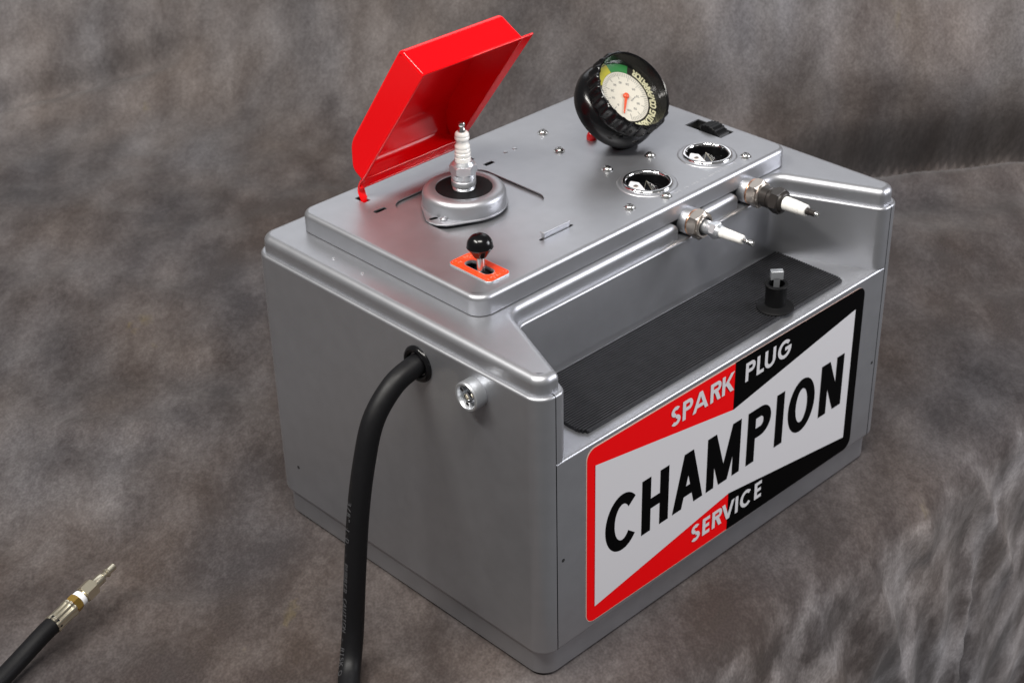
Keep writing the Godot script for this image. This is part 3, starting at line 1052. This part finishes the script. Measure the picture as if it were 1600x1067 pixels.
func gauge(root: Node3D) -> void:
	var F := Vector3(278.4, 328.9, -170)
	var a := Vector3(0.0404, 0.712, 0.701).normalized()
	var up := (Vector3.UP - a * a.y).normalized()
	var right := up.cross(a)
	var pl := Transform3D(Basis(right, a, -up), F)      # x right, y out of the dial, z down the dial
	var st := mb()
	lathe(st, [Vector2(29.4, -13.6), Vector2(29.8, -12.0), Vector2(31.9, -1.6), Vector2(32.3, -0.5), Vector2(32.9, -0.1), Vector2(33.6, -0.6)], 96, pl)
	lathe(st, [Vector2(33.6, -0.6), Vector2(35.0, -1.8), Vector2(35.6, -4.0), Vector2(36.0, -13.0), Vector2(35.2, -15.0), Vector2(33.0, -16.0)], 192, pl, [0.06, 22.0, 2.0])
	var g := obj("pressure_gauge", st, M.black_bakelite, root, false, "round black gauge tilted on the panel")
	st = mb()
	lathe(st, [Vector2(32.5, -15.6), Vector2(32.6, -18.0), Vector2(34.6, -20.0), Vector2(36.4, -25.0), Vector2(36.4, -30.0), Vector2(34.0, -36.0), Vector2(22.0, -38.5), Vector2(0.01, -38.5)], 96, pl)
	obj("rear_body", st, M.black_bakelite, g)
	# post
	st = mb()
	tube(st, [F - a * 36.0, Vector3(281, HT + 6, -184), Vector3(281, HT - 1, -182)], [12.0, 11.0, 11.0], 24)
	obj("post", st, M.soft_black, g)
	# dial
	var D := -13.2
	st = mb()
	lathe(st, [Vector2(29.9, D + 0.3), Vector2(29.9, D), Vector2(0.01, D)], 72, pl)
	var dial := obj("dial", st, M.dial_black, g)
	st = mb()
	lathe(st, [Vector2(22.0, D + 0.05), Vector2(22.0, D + 0.25), Vector2(0.01, D + 0.25)], 72, pl)
	obj("dial_face", st, M.dial_white, dial)
	var arcs := [["green_sector", 46.0, 88.0, M.dial_green], ["yellow_sector", 88.0, 134.0, M.dial_yellow]]
	for e in arcs:
		st = mb()
		for k in 20:
			var t0 := deg_to_rad(lerpf(e[1], e[2], k / 20.0))
			var t1 := deg_to_rad(lerpf(e[1], e[2], (k + 1) / 20.0))
			var v := []
			for w in [[22.2, t0], [29.6, t0], [29.6, t1], [22.2, t1]]: v.append(pl * Vector3(w[0] * cos(w[1]), D + 0.3, -w[0] * sin(w[1])))
			quad(st, v[0], a, v[1], a, v[2], a, v[3], a)
		obj(e[0], st, e[3], dial)
	# ticks
	st = mb()
	for k in 61:
		var t := deg_to_rad(-164.0 - 5.15 * k)
		var long := k % 6 == 0
		var q := pl * Transform3D(Basis(Vector3.UP, t), Vector3(0, D + 0.25, 0))
		block(st, 15.4 if long else 18.2, 21.2, 0, 0.18, -0.2, 0.2, 0.05, 0.03, q)
	for k in 3: block(st, 3.0 + k * 2.4, 4.6 + k * 2.4, 0, 0.18, -0.5, 0.5, 0.1, 0.03, pl * Transform3D(Basis(Vector3.UP, deg_to_rad(14)), Vector3(0, D + 0.25, 6.0)))
	obj("tick_marks", st, M.dial_tick, dial)
	# numbers round the scale
	st = mb()
	for k in 11:
		var t := deg_to_rad(-164.0 - 30.9 * k)
		glyph(st, str(k * 10), pl * Transform3D(Basis(), Vector3(12.4 * cos(t), D + 0.3, -12.4 * sin(t))), 150.0, 2.0)
	obj("scale_numbers", st, M.dial_tick, dial)
	# lettering, read anticlockwise with the tops of the letters inwards
	st = mb()
	var word := "COMPARATOR"
	for k in word.length():
		var t := lerpf(-40.0, 30.0, k / 9.0)
		glyph(st, word[k], pl * Transform3D(Basis(), Vector3(26.6 * cos(deg_to_rad(t)), D + 0.3, -26.6 * sin(deg_to_rad(t)))), t + 90.0, 5.7)
	word = "SPARKING"
	for k in word.length():
		var t := lerpf(-116.0, -53.0, k / 7.0)
		glyph(st, word[k], pl * Transform3D(Basis(), Vector3(26.6 * cos(deg_to_rad(t)), D + 0.3, -26.6 * sin(deg_to_rad(t)))), t + 90.0, 5.7)
	obj("lettering", st, M.dial_text, dial)
	# needle
	st = mb()
	var nt := Transform3D(Basis(Vector3.UP, deg_to_rad(-137)), Vector3(0, D + 1.2, 0))
	var np := [Vector2(0, -1.3), Vector2(17.0, -0.45), Vector2(17.4, 0), Vector2(17.0, 0.45), Vector2(0, 1.3)]
	sweep(st, np, [0.1], [[0, 0, 1, 0], [0, 0.5, 1, 0]], true, 2, pl * nt)
	cap(st, fillet(np, [0.1], 0, true, 2), 0.5, 1.0, [], pl * nt)
	lathe(st, [Vector2(2.5, D + 0.3), Vector2(2.5, D + 2.2), Vector2(1.7, D + 3.0), Vector2(0.01, D + 3.3)], 22, pl)
	obj("needle", st, M.needle_red, dial)
	st = mb()
	lathe(st, [Vector2(30.4, D + 4.5), Vector2(0.01, D + 4.5)], 64, pl)
	obj("glass", st, M.gauge_glass, g)

# One printed character: its middle at the place, its top towards the angle turned from the right (anticlockwise on the dial) plus 90 degrees.
func glyph(st: SurfaceTool, ch: String, place: Transform3D, turned: float, height: float) -> void:
	var t := TextMesh.new()
	var f := SystemFont.new()
	f.font_names = PackedStringArray(["Droid Sans"])
	f.font_weight = 700
	t.font = f
	t.text = ch
	t.font_size = 32
	t.pixel_size = 0.01
	t.depth = 0.02
	t.curve_step = 2.0
	var k := height / 0.23 * U
	# text lies in x, y facing z; on the dial y becomes -z and z becomes y
	var b := place.basis * Basis(Vector3.UP, deg_to_rad(turned)) * Basis(Vector3.RIGHT, -PI / 2)
	st.append_from(t, 0, Transform3D(b.scaled_local(Vector3(k, k, k)), place.origin * U))

func socket(root: Node3D, x: float, y: float) -> void:
	var pl := along(Vector3(0, 0.02, 1), Vector3(x, y, -85.5))
	var st := mb()
	lathe(st, [Vector2(10.6, 0), Vector2(10.6, 6.5), Vector2(10.0, 7.5), Vector2(8.0, 7.6)], 44, pl)
	var o := obj("plug_socket", st, M.silver_paint, root)
	st = mb()
	lathe(st, [Vector2(9.0, 7.5), Vector2(10.4, 7.6), Vector2(10.6, 8.3), Vector2(10.4, 9.0), Vector2(8.0, 9.1)], 40, pl)
	obj("copper_washer", st, M.copper, o)
	st = mb()
	hexnut(st, 20.6, 9.0, 17.5, 8.0, pl * Transform3D(Basis(Vector3.UP, 0.28), Vector3.ZERO), 1.6)
	lathe(st, [Vector2(9.6, 17.0), Vector2(9.6, 18.8), Vector2(8.9, 19.4), Vector2(7.4, 19.4), Vector2(7.2, 12.0)], 36, pl)
	obj("hex_nut", st, M.nickel, o)
	st = mb()
	lathe(st, [Vector2(7.6, 18.6), Vector2(0.01, 18.6)], 30, pl)
	obj("bore", st, M.dark_inside, o)

func rubber_mat(root: Node3D) -> void:
	var st := mb()
	var x0 := 30.0
	var x1 := 347.0
	var z0 := -74.0
	var z1 := -4.0
	var pitch := 2.35
	# one continuous ribbed sheet, cut along its rounded corners and the slanting left side
	var z := z0
	var y0 := HS + 0.15
	var ribs := int((z1 - z0) / pitch)
	for k in ribs:
		var za := z0 + k * pitch
		var steps := [[0.0, 1.6], [0.22, 1.6], [0.36, 2.9], [0.86, 2.9], [1.0, 1.6]]
		for s in steps.size() - 1:
			var a: float = za + steps[s][0] * pitch
			var b: float = za + steps[s + 1][0] * pitch
			var ya: float = y0 + steps[s][1]
			var yb: float = y0 + steps[s + 1][1]
			var m := (za + 0.5 * pitch)
			var xl := mat_left(m)
			var xr := mat_right(m)
			var nn := Vector3(0, b - a, -(yb - ya)).normalized()
			quad(st, Vector3(xl, ya, a), nn, Vector3(xr, ya, a), nn, Vector3(xr, yb, b), nn, Vector3(xl, yb, b), nn)
			for e in [[xl, -1.0], [xr, 1.0]]:
				var ne := Vector3(e[1], 0, 0)
				quad(st, Vector3(e[0], y0, a), ne, Vector3(e[0], ya, a), ne, Vector3(e[0], yb, b), ne, Vector3(e[0], y0, b), ne)
	var zf := z0 + ribs * pitch
	quad(st, Vector3(mat_left(zf), y0, zf), Vector3.BACK, Vector3(mat_right(zf), y0, zf), Vector3.BACK, Vector3(mat_right(zf), y0 + 1.6, zf), Vector3.BACK, Vector3(mat_left(zf), y0 + 1.6, zf), Vector3.BACK)
	obj("rubber_mat", st, M.mat_rubber, root, false, "black ribbed rubber mat on the front shelf")

func mat_left(z: float) -> float:
	var base := 56.0 - clampf((z + 72.0) / 50.0, 0.0, 1.0) * 8.0
	var d := z - (-4.0 - 11.0)
	if d > 0: base += 11.0 - sqrt(maxf(0.0, 121.0 - d * d)) 
	return base

func mat_right(z: float) -> float:
	var r := 347.0
	var f := 9.0
	var d := z - (-4.0 - f)
	if d > 0: r -= f - sqrt(maxf(0.0, f * f - d * d))
	d = (-74.0 + 4.0) - z
	if d > 0: r -= 4.0 - sqrt(maxf(0.0, 16.0 - d * d))
	return r

func terminal(root: Node3D) -> void:
	var pl := Transform3D(Basis(), Vector3(274.2, HS + 2.8, -17.5))
	var st := mb()
	lathe(st, [Vector2(14.6, 0), Vector2(14.6, 1.0), Vector2(13.6, 1.9), Vector2(9.4, 2.5), Vector2(8.2, 3.2), Vector2(8.0, 4.5), Vector2(8.3, 18.0), Vector2(8.9, 19.4), Vector2(9.3, 20.4), Vector2(8.9, 21.0), Vector2(6.4, 21.0), Vector2(6.2, 14.0), Vector2(0.01, 14.0)], 48, pl)
	var o := obj("test_terminal", st, M.soft_black, root, false, "black rubber sleeve with a metal clip standing on the mat")
	st = mb()
	var turn := Basis(Vector3.UP, deg_to_rad(-42))
	var t2 := Transform3D(turn, pl.origin + Vector3(0, 14, 0))
	block(st, -2.3, 2.3, 0, 11.5, -0.6, 0.6, 0.3, 0.2, t2)
	block(st, -4.8, 4.8, 10.2, 17.0, -0.4, 0.6, 0.3, 0.2, t2)
	block(st, -4.8, 4.8, 16.2, 17.2, -4.6, 0.5, 0.4, 0.3, t2)
	block(st, -4.8, -4.0, 10.6, 16.6, -4.6, 0.5, 0.2, 0.2, t2)
	block(st, 4.0, 4.8, 10.6, 16.6, -4.6, 0.5, 0.2, 0.2, t2)
	obj("contact_clip", st, M.zinc, o)

func outlet(root: Node3D) -> void:
	# grommet and threaded outlet on the left side
	var st := mb()
	lathe(st, [Vector2(14.0, -1), Vector2(14.0, 1.0), Vector2(13.2, 2.3), Vector2(11.8, 3.0), Vector2(10.2, 2.6), Vector2(9.0, 1.4), Vector2(8.6, -3.0)], 48, along(Vector3.LEFT, Vector3(-4, 224.5, -116.6)))
	obj("grommet", st, M.black_bakelite, root)
	var pl := along(Vector3.LEFT, Vector3(-4, 228.0, -57.2))
	st = mb()
	lathe(st, [Vector2(10.6, 0), Vector2(10.9, 0.5), Vector2(10.9, 9.4), Vector2(10.2, 10.2), Vector2(8.9, 10.2), Vector2(8.4, 9.6), Vector2(8.2, 1.5), Vector2(0.01, 1.5)], 48, pl)
	var o := obj("air_outlet", st, M.zinc, root)
	st = mb()
	lathe(st, [Vector2(3.0, 1.5), Vector2(3.0, 8.6), Vector2(2.3, 9.4), Vector2(0.01, 9.4)], 24, pl)
	for k in 3:
		var q := pl * Transform3D(Basis(Vector3.UP, TAU * k / 3.0 + 0.5), Vector3.ZERO)
		block(st, 4.6, 8.6, 1.5, 8.6, -1.6, 1.6, 0.4, 0.3, q)
	obj("valve_pin", st, M.chrome, o)

func sign_plate(root: Node3D) -> void:
	var z := 4.0
	# a plan outline stands upright: plan x -> x, plan y -> y, height -> z
	face = Transform3D(Basis(Vector3.RIGHT, Vector3.UP, Vector3.BACK), Vector3.ZERO)
	var up := Transform3D(Basis(Vector3.RIGHT, Vector3.BACK, Vector3.UP), Vector3.ZERO)
	var c := [Vector2(39.4, 31.0), Vector2(363.4, 28.0), Vector2(363.4, 184.4), Vector2(39.4, 186.2)]
	var cr := [9.0]
	var st := mb()
	sweep(st, c, cr, [[0, z + 0.02, 1, 0], [0, z + 0.25, 1, 0]], true, 8, up)
	cap(st, fillet(c, cr, 0, true, 8), z + 0.25, 1.0, [], up, 12.0)
	var s := obj("sign_plate", st, M.print_edge, root)
	st = mb()
	cap(st, fillet(c, cr, 0.7, true, 8), z + 0.40, 1.0, [], up, 12.0)
	obj("red_field", st, M.print_red, s)
	# the black half
	st = mb()
	var blk := []
	for f in fillet(c, cr, 0.0, true, 8):
		if f[0].x > 200.0: blk.append(f[0])
	var poly := PackedVector2Array([Vector2(200.2, 30.0)])
	for b in blk: poly.append(b)
	poly.append(Vector2(200.2, 185.4))
	flat(st, poly, z + 0.55)
	obj("black_field", st, M.print_black, s)
	# the white band, wide at both ends and narrow in the middle
	st = mb()
	flat(st, PackedVector2Array([Vector2(48.3, 44.4), Vector2(200.4, 65.6), Vector2(200.4, 143.4), Vector2(48.3, 170.4)]), z + 0.70)
	flat(st, PackedVector2Array([Vector2(200.4, 65.6), Vector2(352.3, 42.6), Vector2(352.3, 166.6), Vector2(200.4, 143.4)]), z + 0.70)
	obj("white_band", st, M.print_white, s)
	# the lettering
	ink = mb()
	lift = z + 0.80
	var h := 49.0
	var y := 81.2
	for e in [["C", 58.8, 34.6], ["H", 97.8, 29.8], ["A", 132.4, 35.0], ["M", 171.4, 39.8], ["P", 219.4, 28.8], ["I", 254.8, 8.8], ["O", 270.6, 34.6], ["N", 312.4, 30.2]]:
		letter(e[0], e[1], y, e[2], h, 9.9)
	obj("name_lettering", ink, M.print_black, s)
	ink = mb()
	lift = z + 0.80
	for e in [["S", 127.4, 10.6], ["P", 140.4, 11.2], ["A", 151.6, 17.6], ["R", 171.6, 12.2], ["K", 185.0, 14.0], ["P", 212.4, 11.4], ["L", 225.8, 8.8], ["U", 235.4, 13.2], ["G", 251.4, 15.6]]:
		letter(e[0], e[1], 162.2, e[2], 16.6, 3.4)
	obj("upper_lettering", ink, M.print_white, s)
	ink = mb()
	lift = z + 0.80
	for e in [["S", 156.0, 10.6], ["E", 169.6, 8.6], ["R", 181.2, 11.8], ["V", 192.8, 15.4], ["I", 209.4, 3.1], ["C", 215.4, 14.0], ["E", 233.4, 8.8]]:
		letter(e[0], e[1], 40.8, e[2], 16.0, 3.4)
	obj("lower_lettering", ink, M.print_white, s)

func flat(st: SurfaceTool, poly: PackedVector2Array, z: float) -> void:
	var idx := Geometry2D.triangulate_polygon(poly)
	for k in range(0, idx.size(), 3):
		tri(st, Vector3(poly[idx[k]].x, poly[idx[k]].y, z), Vector3.BACK, Vector3(poly[idx[k + 1]].x, poly[idx[k + 1]].y, z), Vector3.BACK, Vector3(poly[idx[k + 2]].x, poly[idx[k + 2]].y, z), Vector3.BACK)

# ---------------------------------------------------------------- the loose things
func plug_big() -> void:
	var t := thing("spark_plug", Vector3(120.3, HT + 13.6, -199.8), "white ribbed spark plug standing upright in the round cleaning head under the red lid", "spark plug")
	var st := mb()
	lathe(st, [Vector2(8.0, -2.0), Vector2(8.6, 0.4), Vector2(8.2, 1.0), Vector2(8.7, 1.6), Vector2(8.2, 2.2), Vector2(8.8, 2.8), Vector2(9.3, 3.2), Vector2(9.4, 7.2), Vector2(8.9, 7.6), Vector2(8.9, 8.6), Vector2(9.4, 9.0), Vector2(9.3, 12.6), Vector2(8.6, 12.8)], 40)
	lathe(st, [Vector2(8.6, 19.6), Vector2(8.4, 20.2), Vector2(7.4, 21.6), Vector2(7.0, 22.4), Vector2(6.2, 22.6)], 40)
	var sh := obj("shell", st, M.zinc, t, true)
	st = mb()
	hexnut(st, 18.4, 12.6, 19.9, 0.01, Transform3D(Basis(Vector3.UP, 0.32), Vector3.ZERO), 1.6)
	obj("hexagon", st, M.zinc, sh, true)
	st = mb()
	lathe(st, [Vector2(6.1, 21.0), Vector2(6.15, 25.6), Vector2(5.75, 26.0), Vector2(6.05, 26.6), Vector2(6.05, 29.0), Vector2(5.6, 29.5), Vector2(5.9, 30.1), Vector2(5.9, 32.2), Vector2(5.5, 32.8), Vector2(5.8, 33.4), Vector2(5.7, 35.2), Vector2(5.0, 36.2), Vector2(4.75, 37.2), Vector2(4.75, 39.0), Vector2(5.3, 39.8), Vector2(5.6, 40.6), Vector2(5.6, 42.0), Vector2(5.2, 42.6), Vector2(5.5, 43.2), Vector2(5.3, 44.4), Vector2(4.6, 45.4), Vector2(2.6, 45.8)], 40)
	obj("insulator", st, M.porcelain, t, true)
	st = mb()
	lathe(st, [Vector2(2.7, 45.4), Vector2(2.7, 48.2), Vector2(2.2, 48.8), Vector2(2.0, 50.0), Vector2(2.6, 50.8), Vector2(2.6, 52.6), Vector2(2.1, 53.4), Vector2(0.01, 53.5)], 24)
	obj("terminal", st, M.steel, t, true)

func plug_small(at: Vector3, tilt: float) -> void:
	var t := thing("spark_plug", at, "slim spark plug with bright zinc shell lying in the socket nearer the lever", "spark plug")
	t.basis = along(Vector3(0, tilt, 1), Vector3.ZERO).basis
	var st := mb()
	lathe(st, [Vector2(5.4, 0), Vector2(5.4, 5.0), Vector2(4.9, 5.4), Vector2(5.3, 5.8), Vector2(5.3, 8.4), Vector2(4.8, 8.8)], 32)
	lathe(st, [Vector2(5.6, 13.6), Vector2(5.2, 14.6), Vector2(4.9, 17.0), Vector2(4.2, 17.2)], 32)
	var sh := obj("shell", st, M.zinc, t, true)
	st = mb()
	hexnut(st, 11.6, 8.6, 13.8, 0.01, Transform3D(), 0.9)
	obj("hexagon", st, M.zinc, sh, true)
	st = mb()
	lathe(st, [Vector2(4.3, 16.0), Vector2(4.3, 20.0), Vector2(4.1, 20.4), Vector2(4.2, 20.8), Vector2(4.1, 26.0), Vector2(3.9, 26.4), Vector2(4.0, 26.8), Vector2(3.9, 30.0), Vector2(3.7, 30.4), Vector2(3.8, 30.8), Vector2(3.6, 36.6), Vector2(3.0, 37.4), Vector2(1.6, 37.5)], 32)
	obj("insulator", st, M.porcelain, t, true)
	st = mb()
	lathe(st, [Vector2(1.9, 37.0), Vector2(2.0, 41.0), Vector2(1.5, 41.6), Vector2(1.5, 42.6), Vector2(2.1, 43.2), Vector2(2.1, 46.4), Vector2(1.5, 47.2), Vector2(0.01, 47.3)], 20)
	obj("terminal", st, M.steel, t, true)

func plug_black(at: Vector3, tilt: float) -> void:
	var t := thing("spark_plug", at, "spark plug with black shell and white insulator lying in the socket nearer the corner", "spark plug")
	t.basis = along(Vector3(0, tilt, 1), Vector3.ZERO).basis
	var st := mb()
	lathe(st, [Vector2(8.2, 0), Vector2(8.2, 2.0), Vector2(8.6, 2.4), Vector2(8.6, 9.0), Vector2(8.0, 9.4), Vector2(8.0, 10.0), Vector2(8.7, 10.5), Vector2(8.7, 13.0)], 40)
	lathe(st, [Vector2(8.6, 20.5), Vector2(8.2, 21.4), Vector2(7.2, 22.8), Vector2(6.4, 23.2), Vector2(5.4, 23.3)], 36)
	var sh := obj("shell", st, M.black_oxide, t, true)
	st = mb()
	hexnut(st, 18.6, 12.8, 20.8, 0.01, Transform3D(Basis(Vector3.UP, 0.2), Vector3.ZERO), 1.6)
	obj("hexagon", st, M.black_oxide, sh, true)
	st = mb()
	lathe(st, [Vector2(5.6, 22.0), Vector2(5.6, 26.6), Vector2(5.3, 27.0), Vector2(5.5, 27.5), Vector2(5.4, 33.0), Vector2(5.1, 33.4), Vector2(5.3, 33.9), Vector2(5.1, 37.4), Vector2(4.8, 37.8), Vector2(5.0, 38.4), Vector2(4.7, 43.0), Vector2(4.0, 43.8), Vector2(2.2, 43.9)], 36)
	obj("insulator", st, M.porcelain, t, true)
	st = mb()
	lathe(st, [Vector2(2.9, 43.5), Vector2(2.9, 46.4), Vector2(2.4, 46.9), Vector2(2.5, 51.0), Vector2(1.9, 51.6)], 22)
	obj("terminal", st, M.black_oxide, t, true)
	st = mb()
	lathe(st, [Vector2(1.9, 51.4), Vector2(2.0, 54.0), Vector2(1.4, 54.8), Vector2(0.01, 54.9)], 18)
	obj("terminal_tip", st, M.steel, t, true)

func hose() -> void:
	var t := thing("air_hose", Vector3(-95, 0, -105), "black rubber air hose looping from the side of the machine to a brass coupling", "hose")
	var e0 := Vector3(-230.9, 24.0, -286.7)
	var tip := Vector3(-166.0, 31.0, -304.7)
	var d := (tip - e0).normalized()
	var pts := smooth([Vector3(2, 224.5, -116.6), Vector3(-9, 223.8, -116.6), Vector3(-28, 217.6, -116.6), Vector3(-47.5, 198.5, -116.4), Vector3(-59.0, 168, -116.0), Vector3(-68.5, 130, -115.2), Vector3(-77.5, 80, -113.5), Vector3(-87, 34, -109.5), Vector3(-101, 11.5, -99), Vector3(-130, 8.2, -70), Vector3(-185, 8.2, -36), Vector3(-260, 8.2, -26), Vector3(-340, 8.2, -62), Vector3(-392, 8.2, -140), Vector3(-382, 9, -218), Vector3(-330, 11, -256), Vector3(-278, 16.5, -273), e0 - d * 12.0, e0 + d * 3.0], 4.0)
	var rad := []
	for k in pts.size(): rad.append(lerpf(8.1, 6.9, smoothstep(0.2, 0.75, float(k) / pts.size())))
	var st := mb()
	tube(st, pts, rad, 28)
	var rubber := obj("rubber_tube", st, M.hose_rubber, t)
	# print along the hanging part: read downwards
	st = mb()
	var text := "3/8\" I.D. - RUBBER CAUTION - RISK O"
	var cam := Vector3(-635.7, 839.9, 641.0)
	var len := 0.0
	var cum := [0.0]
	for k in pts.size() - 1:
		len += pts[k].distance_to(pts[k + 1])
		cum.append(len)
	for i in text.length():
		if text[i] == " ": continue
		var want := 122.0 + i * 4.1
		var k := 0
		while cum[k + 1] < want: k += 1
		var p: Vector3 = pts[k].lerp(pts[k + 1], (want - cum[k]) / (cum[k + 1] - cum[k]))
		var dir: Vector3 = (pts[k + 1] - pts[k]).normalized()
		var view := (cam - p).normalized()
		var side := dir.cross(view).normalized()           # towards the left of the hose as it hangs
		if side.x > 0: side = -side
		var nrm := (side.cross(dir)).normalized()
		if nrm.dot(view) < 0: nrm = -nrm
		var out := (nrm * cos(0.98) + side * sin(0.98)).normalized()
		var tang := dir
		var yy := out.cross(tang)
		stamp_glyph(st, text[i], Transform3D(Basis(tang, yy, out), p + out * (8.1 + 0.02)), 4.4)
	obj("lettering", st, M.hose_print, rubber)
	# crimped ferrule
	var pl := along(d, e0)
	st = mb()
	lathe(st, [Vector2(7.0, -1), Vector2(7.7, -0.6), Vector2(7.8, 0.5), Vector2(7.4, 2.0), Vector2(7.2, 4.0), Vector2(7.2, 15.0), Vector2(7.6, 17.0), Vector2(7.8, 19.0), Vector2(7.2, 20.4), Vector2(5.0, 20.6)], 96, pl, [0.12, 8.0, 4.0])
	obj("ferrule", st, M.pale_brass, t)
	st = mb()
	hexnut(st, 12.4, 20.6, 27.2, 0.01, pl, 0.8)
	obj("hex_nut", st, M.brass, t)
	st = mb()
	lathe(st, [Vector2(5.2, 27.0), Vector2(6.3, 27.1), Vector2(6.2, 28.3), Vector2(6.4, 28.6), Vector2(6.2, 29.9), Vector2(6.3, 30.2), Vector2(6.1, 31.6), Vector2(4.4, 31.8)], 30, pl)
	obj("thread_tape", st, M.tape, t)
	st = mb()
	hexnut(st, 12.6, 33.4, 45.0, 0.01, pl * Transform3D(Basis(Vector3.UP, 0.4), Vector3.ZERO), 1.0)
	lathe(st, [Vector2(4.2, 31.6), Vector2(4.2, 33.6)], 24, pl)
	var cp := obj("coupling", st, M.pale_brass, t)
	st = mb()
	lathe(st, [Vector2(4.2, 44.8), Vector2(4.2, 54.4), Vector2(3.6, 55.2), Vector2(2.4, 55.4), Vector2(2.3, 58.6), Vector2(2.9, 59.2), Vector2(3.7, 59.8), Vector2(3.7, 61.0), Vector2(3.0, 61.6), Vector2(2.7, 62.2), Vector2(2.9, 68.2), Vector2(2.4, 69.0), Vector2(1.4, 69.0), Vector2(1.3, 62.0)], 28, pl)
	obj("coupling_nipple", st, M.pale_brass, cp)

func stamp_glyph(st: SurfaceTool, ch: String, place: Transform3D, height: float) -> void:
	var t := TextMesh.new()
	var f := SystemFont.new()
	f.font_names = PackedStringArray(["Droid Sans"])
	t.font = f
	t.text = ch
	t.font_size = 32
	t.pixel_size = 0.01
	t.depth = 0.01
	t.curve_step = 2.0
	var k := height / 0.23 * U
	st.append_from(t, 0, Transform3D(place.basis.scaled_local(Vector3(k, k, k)), place.origin * U))

# ---------------------------------------------------------------- light and camera
func area(called: String, at: Vector3, towards: Vector3, size: Vector2, energy: float, col: Color) -> void:
	var l := AreaLight3D.new()
	l.name = called
	l.area_size = size
	l.light_energy = energy
	l.light_color = col
	l.area_normalize_energy = true
	l.shadow_enabled = true
	l.area_range = 8.0
	add_child(l)
	l.look_at_from_position(at, towards, Vector3.RIGHT if absf((towards - at).normalized().y) > 0.99 else Vector3.UP)

func _ready() -> void:
	var cam := Camera3D.new()
	cam.name = "camera"
	add_child(cam)
	var fwd := Vector3(0.58962592, -0.51998394, -0.61802749)
	var upv := Vector3(0.37658113, 0.85391892, -0.35917841)
	cam.look_at_from_position(Vector3(-0.63568308, 0.83990727, 0.64102414), Vector3(-0.63568308, 0.83990727, 0.64102414) + fwd, upv)
	cam.near = 0.05
	cam.far = 40.0
	cam.fov = 23.259308
	var at := CameraAttributesPhysical.new()
	at.frustum_focal_length = 12.0 / tan(deg_to_rad(23.259308 / 2.0))
	at.frustum_focus_distance = 1.14
	at.frustum_near = 0.05
	at.frustum_far = 40.0
	at.exposure_aperture = 16.0
	cam.attributes = at
	cam.current = true
	var we := WorldEnvironment.new()
	we.name = "world"
	var env := Environment.new()
	env.background_mode = Environment.BG_COLOR
	env.background_color = ROOM.linear_to_srgb()
	env.ambient_light_source = Environment.AMBIENT_SOURCE_BG
	env.tonemap_mode = Environment.TONE_MAPPER_LINEAR
	env.tonemap_exposure = 1.28
	env.sdfgi_enabled = true
	env.ssao_enabled = true
	env.ssil_enabled = true
	we.environment = env
	add_child(we)
	area("ceiling_tubes_light", Vector3(-0.42, 2.05, 0.50), Vector3(0.25, 0.1, -0.2), Vector2(1.0, 0.26), 3.2, Color(1.0, 0.985, 0.96))
	area("left_tubes_light", Vector3(-1.02, 1.80, -0.42), Vector3(0.2, 0.15, -0.2), Vector2(0.9, 0.16), 2.9, Color(1.0, 0.985, 0.96))
	area("side_window_light", Vector3(1.9, 1.05, 1.5), Vector3(0.3, 0.15, -0.1), Vector2(0.9, 0.9), 3.3, Color(0.98, 0.98, 1.0))
	area("added_reflection_light", Vector3(1.75, 1.65, -1.75), Vector3(0.2, 0.25, -0.15), Vector2(2.4, 1.5), 1.1, Color(0.97, 0.98, 1.0))  # added unseen lamp, gives the panel top a bright reflection
	rng.seed = 1
	make_materials()
	cloth()
	machine()
	plug_big()
	plug_small(Vector3(245.0, 256.3, -67.0), 0.045)
	plug_black(Vector3(316.6, 256.6, -68.5), 0.02)
	hose()
